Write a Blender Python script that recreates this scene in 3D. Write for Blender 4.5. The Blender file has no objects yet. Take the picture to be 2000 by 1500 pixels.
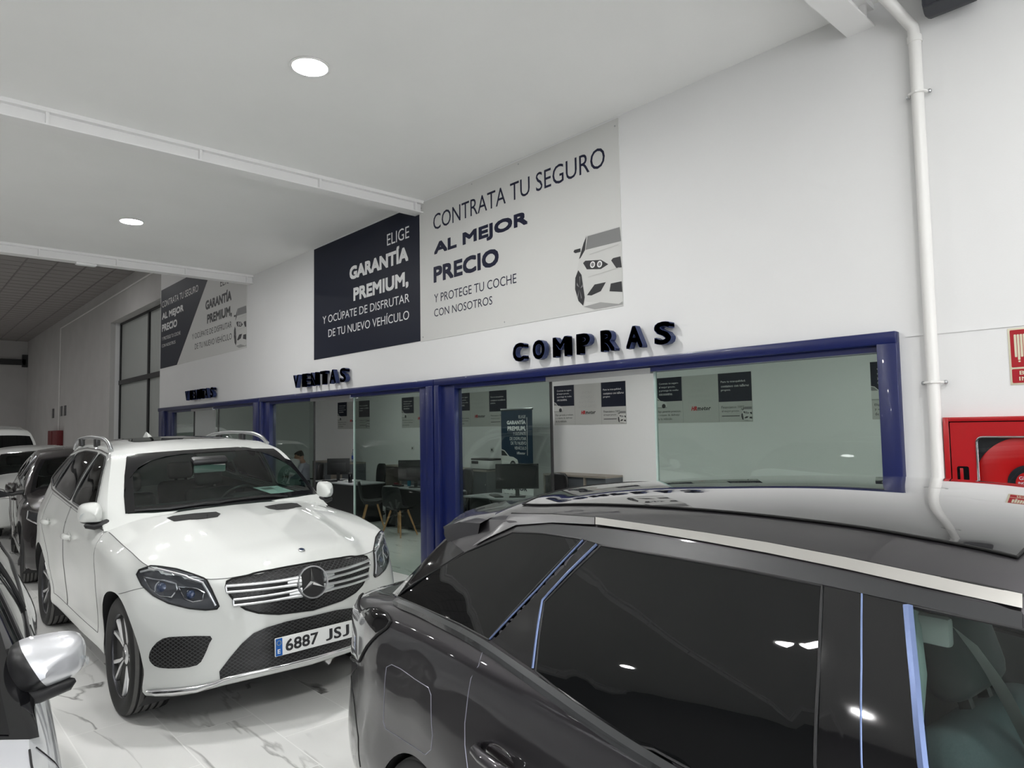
import bpy, bmesh, math, random
import numpy as np
from mathutils import Vector, Matrix
from mathutils.bvhtree import BVHTree
from mathutils.geometry import delaunay_2d_cdt

S = bpy.context.scene
COL = S.collection
random.seed(7)
PI = math.pi

# ------------------------------------------------------------------ camera, exposure, world, big lights
EYE = Vector((0, 0, 1.78))
YAW, PITCH, ROLL, FPX = 0.834239, 0.0612245, -0.0171453, 1355.71
_F = Vector((-math.sin(YAW) * math.cos(PITCH), math.cos(YAW) * math.cos(PITCH), math.sin(PITCH)))
_R = Vector((math.cos(YAW), math.sin(YAW), 0))
_U = _R.cross(_F)
_R, _U = _R * math.cos(ROLL) + _U * math.sin(ROLL), -_R * math.sin(ROLL) + _U * math.cos(ROLL)
cam = bpy.data.objects.new('camera', bpy.data.cameras.new('camera'))
COL.objects.link(cam)
cam.matrix_world = Matrix(((_R.x, _U.x, -_F.x, EYE.x), (_R.y, _U.y, -_F.y, EYE.y), (_R.z, _U.z, -_F.z, EYE.z), (0, 0, 0, 1)))
cam.data.sensor_width = 36
cam.data.lens = FPX * 36 / 2000
cam.data.clip_start = 0.02
S.camera = cam

def pixel_ray(x, y):
    return ((x - 1000) / FPX * _R - (y - 750) / FPX * _U + _F).normalized()

vs = S.view_settings
vs.view_transform = 'Standard'
vs.look = 'None'
vs.gamma = 1
vs.exposure = 0.28
try: vs.use_curve_mapping = False
except Exception: pass
S.cycles.max_bounces = 10
S.cycles.diffuse_bounces = 5
S.cycles.glossy_bounces = 5
S.cycles.transparent_max_bounces = 12
S.cycles.transmission_bounces = 6
S.cycles.caustics_reflective = False
S.cycles.caustics_refractive = False
S.cycles.sample_clamp_indirect = 6

W = bpy.data.worlds.new('sky')
S.world = W
W.use_nodes = True
bg = W.node_tree.nodes['Background']
bg.inputs[0].default_value = (0.86, 0.93, 1.0, 1)
bg.inputs[1].default_value = 1.0

def area_light(name, loc, rot, sx, sy, power, color=(1, 1, 1)):
    l = bpy.data.lights.new(name, 'AREA')
    l.shape = 'RECTANGLE'; l.size = sx; l.size_y = sy; l.energy = power; l.color = color
    o = bpy.data.objects.new(name, l); COL.objects.link(o)
    o.location = loc; o.rotation_euler = rot
    return o
# daylight entering through the glazed shopfront behind the camera
area_light('shopfront_daylight', (9.3, -3.0, 2.1), (0, PI / 2, 0), 4.0, 8.8, 450, (0.97, 0.985, 1.0))

# ------------------------------------------------------------------ materials
MATS = {}
def principled(name, color, rough=0.5, metal=0.0, coat=0.0, spec=0.5, emit=None, estr=0.0, noise=0.0, nscale=30.0, bump=0.0, bscale=60.0):
    if name in MATS: return MATS[name]
    m = bpy.data.materials.new(name); m.use_nodes = True
    nt = m.node_tree; b = nt.nodes['Principled BSDF']
    b.inputs['Base Color'].default_value = (*color, 1)
    b.inputs['Roughness'].default_value = rough
    b.inputs['Metallic'].default_value = metal
    b.inputs['Coat Weight'].default_value = coat
    b.inputs['Coat Roughness'].default_value = 0.03
    b.inputs['Specular IOR Level'].default_value = spec
    if emit:
        b.inputs['Emission Color'].default_value = (*emit, 1); b.inputs['Emission Strength'].default_value = estr
    if noise > 0 or bump > 0:
        tc = nt.nodes.new('ShaderNodeTexCoord')
    if noise > 0:
        n = nt.nodes.new('ShaderNodeTexNoise'); n.inputs['Scale'].default_value = nscale; n.inputs['Detail'].default_value = 5
        nt.links.new(tc.outputs['Object'], n.inputs['Vector'])
        mx = nt.nodes.new('ShaderNodeMix'); mx.data_type = 'RGBA'
        mx.inputs[6].default_value = (*[c * (1 - noise) for c in color], 1)
        mx.inputs[7].default_value = (*[min(1, c * (1 + noise)) for c in color], 1)
        nt.links.new(n.outputs['Fac'], mx.inputs[0]); nt.links.new(mx.outputs[2], b.inputs['Base Color'])
    if bump > 0:
        n2 = nt.nodes.new('ShaderNodeTexNoise'); n2.inputs['Scale'].default_value = bscale; n2.inputs['Detail'].default_value = 4
        nt.links.new(tc.outputs['Object'], n2.inputs['Vector'])
        bp = nt.nodes.new('ShaderNodeBump'); bp.inputs['Strength'].default_value = bump; bp.inputs['Distance'].default_value = 0.01
        nt.links.new(n2.outputs['Fac'], bp.inputs['Height']); nt.links.new(bp.outputs['Normal'], b.inputs['Normal'])
    MATS[name] = m
    return m

def clear_glass(name, tint, refl=1.0, rough=0.0, ior=1.5):
    """thin pane: tinted see-through plus mirror reflection by Fresnel"""
    if name in MATS: return MATS[name]
    m = bpy.data.materials.new(name); m.use_nodes = True
    nt = m.node_tree; nt.nodes.clear()
    out = nt.nodes.new('ShaderNodeOutputMaterial')
    tr = nt.nodes.new('ShaderNodeBsdfTransparent'); tr.inputs[0].default_value = (*tint, 1)
    gl = nt.nodes.new('ShaderNodeBsdfGlossy'); gl.inputs['Roughness'].default_value = rough; gl.inputs[0].default_value = (refl, refl, refl, 1)
    fr = nt.nodes.new('ShaderNodeFresnel')
    ge = nt.nodes.new('ShaderNodeNewGeometry'); mr = nt.nodes.new('ShaderNodeMapRange')      # same reflectance from both sides of the pane
    mr.inputs[3].default_value = ior; mr.inputs[4].default_value = 1 / ior
    nt.links.new(ge.outputs['Backfacing'], mr.inputs[0]); nt.links.new(mr.outputs[0], fr.inputs[0])
    mx = nt.nodes.new('ShaderNodeMixShader')
    nt.links.new(fr.outputs[0], mx.inputs[0]); nt.links.new(tr.outputs[0], mx.inputs[1]); nt.links.new(gl.outputs[0], mx.inputs[2])
    nt.links.new(mx.outputs[0], out.inputs[0])
    MATS[name] = m
    return m

def lamp_mat(name, color, strength):
    if name in MATS: return MATS[name]
    m = bpy.data.materials.new(name); m.use_nodes = True
    nt = m.node_tree; nt.nodes.clear()
    out = nt.nodes.new('ShaderNodeOutputMaterial'); e = nt.nodes.new('ShaderNodeEmission')
    e.inputs[0].default_value = (*color, 1); e.inputs[1].default_value = strength
    nt.links.new(e.outputs[0], out.inputs[0]); MATS[name] = m
    return m

def marble_floor():
    m = bpy.data.materials.new('marble_tiles'); m.use_nodes = True
    nt = m.node_tree; b = nt.nodes['Principled BSDF']; L = nt.links.new; N = nt.nodes.new
    geo = N('ShaderNodeNewGeometry')
    mp = N('ShaderNodeMapping'); mp.inputs['Location'].default_value = (4.89, -1.32, 0)
    L(geo.outputs['Position'], mp.inputs['Vector'])
    br = N('ShaderNodeTexBrick'); br.offset = 0.5; br.squash = 1
    br.inputs['Scale'].default_value = 1; br.inputs['Mortar Size'].default_value = 0.0035; br.inputs['Mortar Smooth'].default_value = 0
    br.inputs['Brick Width'].default_value = 0.9; br.inputs['Row Height'].default_value = 0.46; br.inputs['Bias'].default_value = 0
    br.inputs['Color1'].default_value = (0, 0, 0, 1); br.inputs['Color2'].default_value = (1, 1, 1, 1); br.inputs['Mortar'].default_value = (0.5, 0.5, 0.5, 1)
    L(mp.outputs[0], br.inputs['Vector'])
    # shift the veins from tile to tile
    sep = N('ShaderNodeVectorMath'); sep.operation = 'SCALE'; sep.inputs[3].default_value = 3.7
    L(br.outputs['Color'], sep.inputs[0])
    rot = N('ShaderNodeMapping'); rot.inputs['Rotation'].default_value = (0, 0, 0.6); rot.inputs['Scale'].default_value = (0.42, 1.7, 1)
    L(geo.outputs['Position'], rot.inputs['Vector'])
    ad = N('ShaderNodeVectorMath'); ad.operation = 'ADD'; L(rot.outputs[0], ad.inputs[0]); L(sep.outputs[0], ad.inputs[1])
    n1 = N('ShaderNodeTexNoise'); n1.inputs['Scale'].default_value = 1.1; n1.inputs['Detail'].default_value = 5; n1.inputs['Roughness'].default_value = 0.5; n1.inputs['Distortion'].default_value = 0.5
    L(ad.outputs[0], n1.inputs['Vector'])
    su = N('ShaderNodeMath'); su.operation = 'SUBTRACT'; su.inputs[1].default_value = 0.5; L(n1.outputs['Fac'], su.inputs[0])
    ab = N('ShaderNodeMath'); ab.operation = 'ABSOLUTE'; L(su.outputs[0], ab.inputs[0])
    vr = N('ShaderNodeMapRange'); vr.inputs[1].default_value = 0.0; vr.inputs[2].default_value = 0.014; vr.inputs[3].default_value = 1; vr.inputs[4].default_value = 0
    L(ab.outputs[0], vr.inputs[0])
    n2 = N('ShaderNodeTexNoise'); n2.inputs['Scale'].default_value = 1.1; n2.inputs['Detail'].default_value = 2
    L(ad.outputs[0], n2.inputs['Vector'])
    mr = N('ShaderNodeMapRange'); mr.inputs[1].default_value = 0.46; mr.inputs[2].default_value = 0.62; L(n2.outputs['Fac'], mr.inputs[0])
    ml = N('ShaderNodeMath'); ml.operation = 'MULTIPLY'; L(vr.outputs[0], ml.inputs[0]); L(mr.outputs[0], ml.inputs[1])
    n3 = N('ShaderNodeTexNoise'); n3.inputs['Scale'].default_value = 2.3; n3.inputs['Detail'].default_value = 3; L(ad.outputs[0], n3.inputs['Vector'])
    base = N('ShaderNodeMix'); base.data_type = 'RGBA'; base.inputs[6].default_value = (0.76, 0.76, 0.74, 1); base.inputs[7].default_value = (0.87, 0.87, 0.85, 1)
    L(n3.outputs['Fac'], base.inputs[0])
    v = N('ShaderNodeMix'); v.data_type = 'RGBA'; v.inputs[7].default_value = (0.16, 0.155, 0.15, 1)
    L(ml.outputs[0], v.inputs[0]); L(base.outputs[2], v.inputs[6])
    g = N('ShaderNodeMix'); g.data_type = 'RGBA'; g.inputs[7].default_value = (0.92, 0.92, 0.90, 1)
    L(br.outputs['Fac'], g.inputs[0]); L(v.outputs[2], g.inputs[6]); L(g.outputs[2], b.inputs['Base Color'])
    b.inputs['Roughness'].default_value = 0.07
    b.inputs['Specular IOR Level'].default_value = 0.5
    return m

def ribbed(name, color, freq, axis=0, rough=0.5, depth=0.5):
    """profiled glass / corrugation: ribs along one axis"""
    m = principled(name, color, rough)
    nt = m.node_tree; b = nt.nodes['Principled BSDF']
    tc = nt.nodes.new('ShaderNodeTexCoord'); w = nt.nodes.new('ShaderNodeTexWave')
    w.bands_direction = 'XYZ'[axis]; w.inputs['Scale'].default_value = freq
    nt.links.new(tc.outputs['Object'], w.inputs['Vector'])
    bp = nt.nodes.new('ShaderNodeBump'); bp.inputs['Strength'].default_value = depth; bp.inputs['Distance'].default_value = 0.02
    nt.links.new(w.outputs['Fac'], bp.inputs['Height']); nt.links.new(bp.outputs['Normal'], b.inputs['Normal'])
    return m

def lattice(name, k=26.0):
    """black plastic mesh: crossing bars over dark openings, in the plane across the car"""
    m = principled(name, (0.012, 0.012, 0.013), 0.4)
    nt = m.node_tree; b = nt.nodes['Principled BSDF']; N = nt.nodes.new; L = nt.links.new
    tc = N('ShaderNodeTexCoord'); sp = N('ShaderNodeSeparateXYZ'); L(tc.outputs['Object'], sp.inputs[0])
    def mth(op, a, c):
        n = N('ShaderNodeMath'); n.operation = op
        for i, q in enumerate((a, c)):
            if q is None: continue
            if isinstance(q, (int, float)): n.inputs[i].default_value = q
            else: L(q, n.inputs[i])
        return n.outputs[0]
    # run along the bumper: across plus a share of the length so that it keeps its pitch round the corner
    u = mth('MULTIPLY', mth('SUBTRACT', mth('ABSOLUTE', sp.outputs['Y'], None), mth('MULTIPLY', sp.outputs['X'], .7)), k); v = mth('MULTIPLY', sp.outputs['Z'], k * 1.75)
    ds = []
    for q in (mth('ADD', u, v), mth('SUBTRACT', u, v)):
        ds.append(mth('ABSOLUTE', mth('SUBTRACT', mth('FRACT', q, None), .5), None))
    d = mth('MAXIMUM', ds[0], ds[1])
    r = N('ShaderNodeMapRange'); r.inputs[1].default_value = .36; r.inputs[2].default_value = .44
    L(d, r.inputs[0])
    mx = N('ShaderNodeMix'); mx.data_type = 'RGBA'; mx.inputs[6].default_value = (0.003, 0.003, 0.003, 1); mx.inputs[7].default_value = (0.045, 0.045, 0.048, 1)
    L(r.outputs[0], mx.inputs[0]); L(mx.outputs[2], b.inputs['Base Color'])
    bp = N('ShaderNodeBump'); bp.inputs['Strength'].default_value = 0.7; bp.inputs['Distance'].default_value = 0.006
    L(r.outputs[0], bp.inputs['Height']); L(bp.outputs['Normal'], b.inputs['Normal'])
    return m

M = dict(
    wall=principled('white_wall_paint', (0.80, 0.80, 0.797), 0.6, noise=0.02, nscale=2.0, bump=0.05, bscale=120),
    ceil=principled('ceiling_plaster', (0.87, 0.87, 0.86), 0.75, noise=0.05, nscale=0.9),
    grey_wall=principled('rough_grey_render', (0.52, 0.51, 0.50), 0.9, noise=0.10, nscale=1.3, bump=0.5, bscale=40),
    dim_wall=principled('dark_grey_render', (0.18, 0.175, 0.17), 0.9, noise=0.10, nscale=1.3),
    floor=marble_floor(),
    steel_white=principled('white_painted_steel', (0.86, 0.855, 0.85), 0.4),
    blue=principled('blue_lacquered_aluminium', (0.006, 0.012, 0.085), 0.32, coat=0.1, noise=0.05, nscale=4),
    navy=principled('navy_acrylic', (0.030, 0.044, 0.12), 0.35, spec=.3),
    navy_print=principled('navy_print', (0.009, 0.012, 0.026), 0.5, spec=.2),
    white_print=principled('light_grey_print', (0.66, 0.66, 0.64), 0.5),
    ink=principled('dark_ink', (0.014, 0.016, 0.040), 0.5, spec=.2),
    ink_black=principled('black_ink', (0.02, 0.02, 0.022), 0.5),
    pale_ink=principled('pale_ink', (0.45, 0.45, 0.44), 0.5),
    red_ink=principled('red_ink', (0.5, 0.02, 0.03), 0.5),
    white_ink=principled('white_ink', (0.82, 0.82, 0.82), 0.5),
    black=principled('black_plastic', (0.012, 0.012, 0.013), 0.42),
    black_gloss=principled('gloss_black', (0.006, 0.006, 0.007), 0.06, coat=0.5),
    tread=principled('grey_tread', (0.10, 0.098, 0.095), 0.85, noise=0.2, nscale=30),  # tread greyer than the sidewall rubber
    seam_glint=principled('panel_edge_glint', (0.30, 0.30, 0.36), 0.3, metal=0.6),  # highlight on panel edges, put into the colour of the gap lines
    trim_blue=principled('blue_grey_trim', (.15, .20, .36), .3, metal=.6),
    sheen_cream=principled('cream_roof_sheen', (0.74, 0.72, 0.69), 0.28, metal=0.9),  # bright reflection on the crossover's roof-side paint, put into the colour
    sheen_grey=principled('grey_roof_sheen', (0.30, 0.295, 0.30), 0.3, metal=0.9, coat=.6),  # duller rear stretch of the same painted reflection
    pillar_teal=principled('pillar_lining', (0.20, 0.24, 0.235), 0.7),
    band_black=principled('satin_black_trim', (0.028, 0.029, 0.031), 0.35),
    rubber=principled('tyre_rubber', (0.012, 0.012, 0.012), 0.7, noise=0.2, nscale=40),
    seal=principled('rubber_seal', (0.015, 0.015, 0.016), 0.5),
    seam=principled('seam_grey', (0.10, 0.10, 0.10), 0.6),
    gap=principled('panel_gap', (0.004, 0.004, 0.004), 0.8),
    chrome=principled('chrome', (0.75, 0.75, 0.76), 0.12, metal=1.0),
    satin=principled('satin_silver', (0.50, 0.51, 0.52), 0.3, metal=1.0),
    alloy=principled('machined_alloy', (0.72, 0.72, 0.73), 0.38, metal=1.0),
    alloy_dark=principled('dark_alloy', (0.05, 0.05, 0.055), 0.35, metal=0.8),
    white_paint=principled('white_car_paint', (0.60, 0.615, 0.595), 0.5, coat=1.0),
    grey_paint=principled('dark_grey_metallic_paint', (0.048, 0.045, 0.050), 0.40, metal=0.9, coat=1.0, noise=0.06, nscale=900),
    black_paint=principled('black_car_paint', (0.016, 0.014, 0.015), 0.2, coat=1.0),
    silver_paint=principled('silver_car_paint', (0.66, 0.67, 0.70), 0.38, metal=0.55, coat=1.0),
    dark_glass=principled('privacy_glass', (0.004, 0.0045, 0.005), 0.015, spec=0.5),
    roof_glass=principled('panoramic_roof_glass', (0.02, 0.02, 0.021), 0.02, coat=1.0, spec=1.0),
    car_glass=clear_glass('green_tinted_car_glass', (0.43, 0.57, 0.525)),
    side_glass=clear_glass('side_window_glass', (0.74, 0.86, 0.82)),
    pane=clear_glass('office_glass', (0.70, 0.76, 0.73)),
    pane_edge=principled('glass_edge', (0.45, 0.55, 0.52), 0.2),
    frit=principled('black_glass_border', (0.006, 0.006, 0.007), 0.1),
    tub=principled('grey_cabin_trim', (0.12, 0.125, 0.125), 0.8),
    interior=principled('charcoal_upholstery', (0.035, 0.036, 0.038), 0.8),
    dash=principled('soft_dashboard', (0.02, 0.02, 0.021), 0.6, bump=0.2, bscale=300),
    light_lining=principled('pale_headlining', (0.40, 0.41, 0.40), 0.9),
    seat_cloth=principled('dark_teal_grey_cloth', (0.085, 0.105, 0.115), 0.85, noise=0.25, nscale=300),
    belt=principled('grey_seat_belt', (0.34, 0.335, 0.33), 0.8),
    lens=clear_glass('headlamp_lens', (0.93, 0.95, 0.97), ior=1.4),
    lamp_dark=principled('headlamp_black', (0.07, 0.072, 0.078), 0.2, metal=.5),
    blue_lens=principled('blue_projector', (0.012, 0.028, 0.075), 0.12, metal=0.2, coat=1),
    tail_clear=principled('clear_tail_lamp', (0.42, 0.42, 0.42), 0.12, metal=0.55, coat=1),
    tail_red=principled('red_tail_lamp', (0.25, 0.01, 0.012), 0.1, coat=1),
    plate=principled('number_plate_white', (0.78, 0.79, 0.78), 0.35),
    plate_blue=principled('number_plate_blue', (0.01, 0.11, 0.42), 0.35),
    paper=principled('paper', (0.78, 0.80, 0.79), 0.7),
    comb=lattice('grille_mesh'),
    red=principled('red_enamel', (0.42, 0.008, 0.012), 0.3, coat=0.3),
    red_bright=principled('bright_red_reel', (0.62, 0.008, 0.008), 0.35),
    sign_red=principled('sign_red', (0.38, 0.012, 0.02), 0.35),
    sign_cream=principled('photoluminescent_cream', (0.68, 0.64, 0.48), 0.45),
    dark_red=principled('dull_red_enamel', (0.16, 0.012, 0.015), 0.5),
    desk_top=principled('pale_grey_laminate', (0.36, 0.37, 0.38), 0.4),
    desk_dark=principled('black_laminate', (0.014, 0.014, 0.015), 0.5),
    cab_wood=principled('greige_laminate', (0.26, 0.235, 0.20), 0.5),
    cab_grey=principled('slate_grey_laminate', (0.085, 0.095, 0.105), 0.5),
    beech=principled('beech_wood', (0.50, 0.27, 0.12), 0.45, noise=0.15, nscale=14),
    screen=principled('monitor_screen', (0.006, 0.006, 0.007), 0.12),
    banner=principled('blue_banner_print', (0.016, 0.036, 0.065), 0.4),
    skin=principled('skin', (0.36, 0.19, 0.13), 0.5),
    hair=principled('dark_hair', (0.02, 0.016, 0.013), 0.7),
    shirt=principled('lilac_shirt', (0.40, 0.38, 0.46), 0.8),
    trousers=principled('dark_trousers', (0.02, 0.02, 0.028), 0.8),
    water=clear_glass('water_bottle', (0.75, 0.82, 0.88), ior=1.33),
    blue_label=principled('blue_bottle_label', (0.03, 0.07, 0.30), 0.4),
    printer=principled('printer_white', (0.62, 0.62, 0.61), 0.45),
    pipe=principled('white_pipe', (0.80, 0.79, 0.77), 0.35),
    speaker=principled('speaker_charcoal', (0.035, 0.037, 0.045), 0.5),
    downlight=lamp_mat('downlight_glow', (1.0, 0.995, 0.985), 310.0),
    office_fill=lamp_mat('office_fill_glow', (1.0, 0.99, 0.97), 14.0),  # glow of the panels added to light the offices
    print_white=principled('printed_white_car', (0.62, 0.62, 0.60), 0.5),
    print_grey=principled('printed_grey', (0.22, 0.22, 0.22), 0.5),
    print_dark=principled('printed_dark', (0.025, 0.025, 0.028), 0.5),
    print_shadow=principled('printed_floor_grey', (0.34, 0.34, 0.33), 0.5),
    panel_grey=principled('wall_panel_print', (0.50, 0.50, 0.48), 0.5),
    tile_ceiling=principled('grey_ceiling_tiles', (0.33, 0.31, 0.30), 0.8, noise=0.06, nscale=1.0),
    tile_grid=principled('ceiling_grid_dark', (0.22, 0.205, 0.2), 0.7),
    prof_glass=ribbed('profiled_window_glass', (0.42, 0.44, 0.42), 5.0, 0, 0.3, 0.8),
    asphalt=principled('yard_ground', (0.4, 0.39, 0.37), 0.9),
)

# ------------------------------------------------------------------ object helpers
def link(name, me, parent=None, loc=None):
    o = bpy.data.objects.new(name, me); COL.objects.link(o)
    if parent is not None: o.parent = parent
    if loc is not None: o.location = loc
    return o

def tag(o, label=None, cat=None, group=None, kind=None):
    if label: o['label'] = label
    if cat: o['category'] = cat
    if group: o['group'] = group
    if kind: o['kind'] = kind
    return o

def thing(name, label, cat, loc=(0, 0, 0), rotz=0.0, group=None):
    o = link(name, None, None, loc); o.rotation_euler = (0, 0, rotz); o.empty_display_size = 0.1
    return tag(o, label, cat, group)

def copy_tree(o, parent=None):
    c = o.copy(); COL.objects.link(c)
    if parent is not None: c.parent = parent
    for ch in list(o.children): copy_tree(ch, c)
    return c

class MB:
    """collects shapes, becomes ONE mesh object"""
    def __init__(s): s.v = []; s.f = []; s.mi = []; s.sm = []; s.mats = []
    def _m(s, m):
        if m not in s.mats: s.mats.append(m)
        return s.mats.index(m)
    def add(s, vs_, fs, m, smooth=False):
        o = len(s.v); i = s._m(m)
        s.v += [tuple(map(float, q)) for q in vs_]
        for f in fs: s.f.append([k + o for k in f]); s.mi.append(i); s.sm.append(smooth)
        return s
    def box(s, x0, x1, y0, y1, z0, z1, m, bev=0.0, mat4=None, seg=2):
        bm = bmesh.new()
        bmesh.ops.create_cube(bm, size=1)
        for v in bm.verts: v.co = Vector(((x0 + x1) / 2 + v.co.x * (x1 - x0), (y0 + y1) / 2 + v.co.y * (y1 - y0), (z0 + z1) / 2 + v.co.z * (z1 - z0)))
        if bev > 0: bmesh.ops.bevel(bm, geom=list(bm.edges), offset=bev, segments=seg, affect='EDGES', profile=0.5)
        if mat4 is not None: bmesh.ops.transform(bm, matrix=mat4, verts=bm.verts)
        s.bm(bm, m, bev > 0); return s
    def bm(s, bm, m, smooth=False):
        bm.verts.index_update()
        s.add([v.co for v in bm.verts], [[v.index for v in f.verts] for f in bm.faces], m, smooth); bm.free()
    def lathe(s, prof, m, seg=32, mat4=None, smooth=True, closed=False):
        """prof: (r, h) pairs, turned about local z"""
        vs_ = []; fs = []; n = len(prof)
        for k in range(seg):
            a = 2 * PI * k / seg
            for r, h in prof:
                p = Vector((r * math.cos(a), r * math.sin(a), h)); vs_.append(mat4 @ p if mat4 is not None else p)
        for k in range(seg):
            k2 = (k + 1) % seg
            for j in range(n if closed else n - 1):
                j2 = (j + 1) % n
                fs.append([k * n + j, k2 * n + j, k2 * n + j2, k * n + j2])
        if not closed:
            if prof[0][0] > 1e-6: fs.append([k * n for k in range(seg)][::-1])
            if prof[-1][0] > 1e-6: fs.append([k * n + n - 1 for k in range(seg)])
        s.add(vs_, fs, m, smooth); return s
    def tube(s, pts, r, m, seg=8, closed=False, caps=True):
        pts = [Vector(p) for p in pts]; n = len(pts)
        rs = r if hasattr(r, '__len__') else [r] * n
        vs_ = []; fs = []; up = None
        for i, p in enumerate(pts):
            a = pts[(i - 1) % n] if (closed or i > 0) else p
            b = pts[(i + 1) % n] if (closed or i < n - 1) else p
            t = (b - a); t = t.normalized() if t.length > 1e-9 else Vector((0, 0, 1))
            if up is None: up = Vector((0, 0, 1)) if abs(t.z) < 0.9 else Vector((1, 0, 0))
            u = up - t * up.dot(t)
            if u.length < 1e-6: u = t.orthogonal()
            u.normalize(); up = u; w = t.cross(u)
            for k in range(seg):
                an = 2 * PI * k / seg; vs_.append(p + (u * math.cos(an) + w * math.sin(an)) * rs[i])
        for i in range(n if closed else n - 1):
            j = (i + 1) % n
            for k in range(seg):
                k2 = (k + 1) % seg; fs.append([i * seg + k, i * seg + k2, j * seg + k2, j * seg + k])
        if not closed and caps: fs += [list(range(seg))[::-1], [(n - 1) * seg + k for k in range(seg)]]
        s.add(vs_, fs, m, True); return s
    def prism(s, poly, d, m, to3, bev=0.0):
        """flat outline (u,v) pushed d along w; to3(u,v,w) -> xyz"""
        n = len(poly)
        vs_ = [to3(u, v, 0) for u, v in poly] + [to3(u, v, d) for u, v in poly]
        fs = [list(range(n))[::-1], [n + k for k in range(n)]] + [[k, (k + 1) % n, n + (k + 1) % n, n + k] for k in range(n)]
        s.add(vs_, fs, m); return s
    def grid(s, P, m, smooth=True, closed=False):
        a, b = len(P), len(P[0])
        s.add([q for r in P for q in r], [[i * b + j, i * b + (j + 1) % b, (i + 1) * b + (j + 1) % b, (i + 1) * b + j] for i in range(a - 1) for j in range(b if closed else b - 1)], m, smooth); return s
    def sphere(s, c, r, m, seg=16, ring=10):
        rx, ry, rz = r if hasattr(r, '__len__') else (r, r, r)
        P = [[(c[0] + rx * math.sin(PI * i / ring) * math.cos(2 * PI * j / seg), c[1] + ry * math.sin(PI * i / ring) * math.sin(2 * PI * j / seg), c[2] + rz * math.cos(PI * i / ring)) for j in range(seg)] for i in range(ring + 1)]
        return s.grid(P, m, True, True)
    def build(s, name, parent=None, loc=None, fix=True):
        me = bpy.data.meshes.new(name)
        me.from_pydata(s.v, [], s.f)
        for m in s.mats: me.materials.append(m)
        for p, i, sm in zip(me.polygons, s.mi, s.sm): p.material_index = i; p.use_smooth = sm
        if fix:
            bm = bmesh.new(); bm.from_mesh(me)
            bmesh.ops.remove_doubles(bm, verts=bm.verts, dist=1e-5)
            bmesh.ops.recalc_face_normals(bm, faces=bm.faces); bm.to_mesh(me); bm.free()
        me.update()
        try: me.set_sharp_from_angle(angle=math.radians(40))
        except Exception: pass
        return link(name, me, parent, loc)

def struct(name, mb, loc=None):
    return tag(mb.build(name, None, loc), kind='structure')

def text_geo(txt, res=3, depth=0.0):
    cu = bpy.data.curves.new('text', 'FONT'); cu.body = txt; cu.size = 1; cu.resolution_u = res; cu.extrude = depth; cu.fill_mode = 'BOTH' if depth > 0 else 'FRONT'
    o = bpy.data.objects.new('text', cu); COL.objects.link(o)
    dg = bpy.context.evaluated_depsgraph_get(); dg.update()
    me = bpy.data.meshes.new_from_object(o.evaluated_get(dg))
    V = [tuple(v.co) for v in me.vertices]; F = [list(p.vertices) for p in me.polygons]
    bpy.data.objects.remove(o); bpy.data.curves.remove(cu); bpy.data.meshes.remove(me)
    return np.array(V).reshape(-1, 3), F

def text_into(mb, txt, u0, u1, v0, v1, to3, m, weight=0.0, depth=0.0, res=3, slope=0.0):
    """lettering fitted into the box u0..u1, v0..v1; weight thickens the strokes (part of the letter height); depth = thickness of a raised letter"""
    V, F = text_geo(txt, res, 0.5 if depth > 0 else 0)
    lo, hi = V.min(0), V.max(0)
    w = weight * (v1 - v0); u0 += w; u1 -= w; v0 += w; v1 -= w
    U = u0 + (V[:, 0] - lo[0]) / (hi[0] - lo[0]) * (u1 - u0)
    T = v0 + (V[:, 1] - lo[1]) / (hi[1] - lo[1]) * (v1 - v0)
    D = (V[:, 2] + 0.5) * depth if depth > 0 else V[:, 2] * 0
    sh = [(0, 0)] if w == 0 else [(-1, -1), (1, -1), (1, 1), (-1, 1), (0, -1), (0, 1), (-1, 0), (1, 0)] if weight > .02 else [(-1, 0), (1, 0)]
    for k, (a_, b_) in enumerate(sh):          # every copy of a stroke lies a hair in front of the last
        e = k * (4e-4 if depth > 0 else 1.2e-4)
        mb.add([to3(a + a_ * w, b + b_ * w, c * (1 + e / max(depth, 1e-9)) if depth > 0 else e) for a, b, c in zip(U, T, D)], F, m)
    return mb

def poly_face(mb, poly, to3, m, lift=0.0):
    mb.add([to3(u, v, lift) for u, v in poly], [list(range(len(poly)))], m)
    return mb

def circle(cx, cy, r, n=24, ry=None):
    return [(cx + r * math.cos(2 * PI * k / n), cy + (ry or r) * math.sin(2 * PI * k / n)) for k in range(n)]

def round_rect(x0, x1, y0, y1, r, n=5):
    out = []
    for cx, cy, a0 in ((x1 - r, y1 - r, 0), (x0 + r, y1 - r, 90), (x0 + r, y0 + r, 180), (x1 - r, y0 + r, 270)):
        for k in range(n + 1):
            a = math.radians(a0 + 90 * k / n); out.append((cx + r * math.cos(a), cy + r * math.sin(a)))
    return out

# ------------------------------------------------------------------ the setting
YW = 4.70        # face of the office wall
ZC = 4.48        # flat ceiling of the front bays
ZN = 6.72        # tiled ceiling of the deep hall
def wall3(yf): return lambda u, v, w=0.0: (u, yf - w, v)

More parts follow.
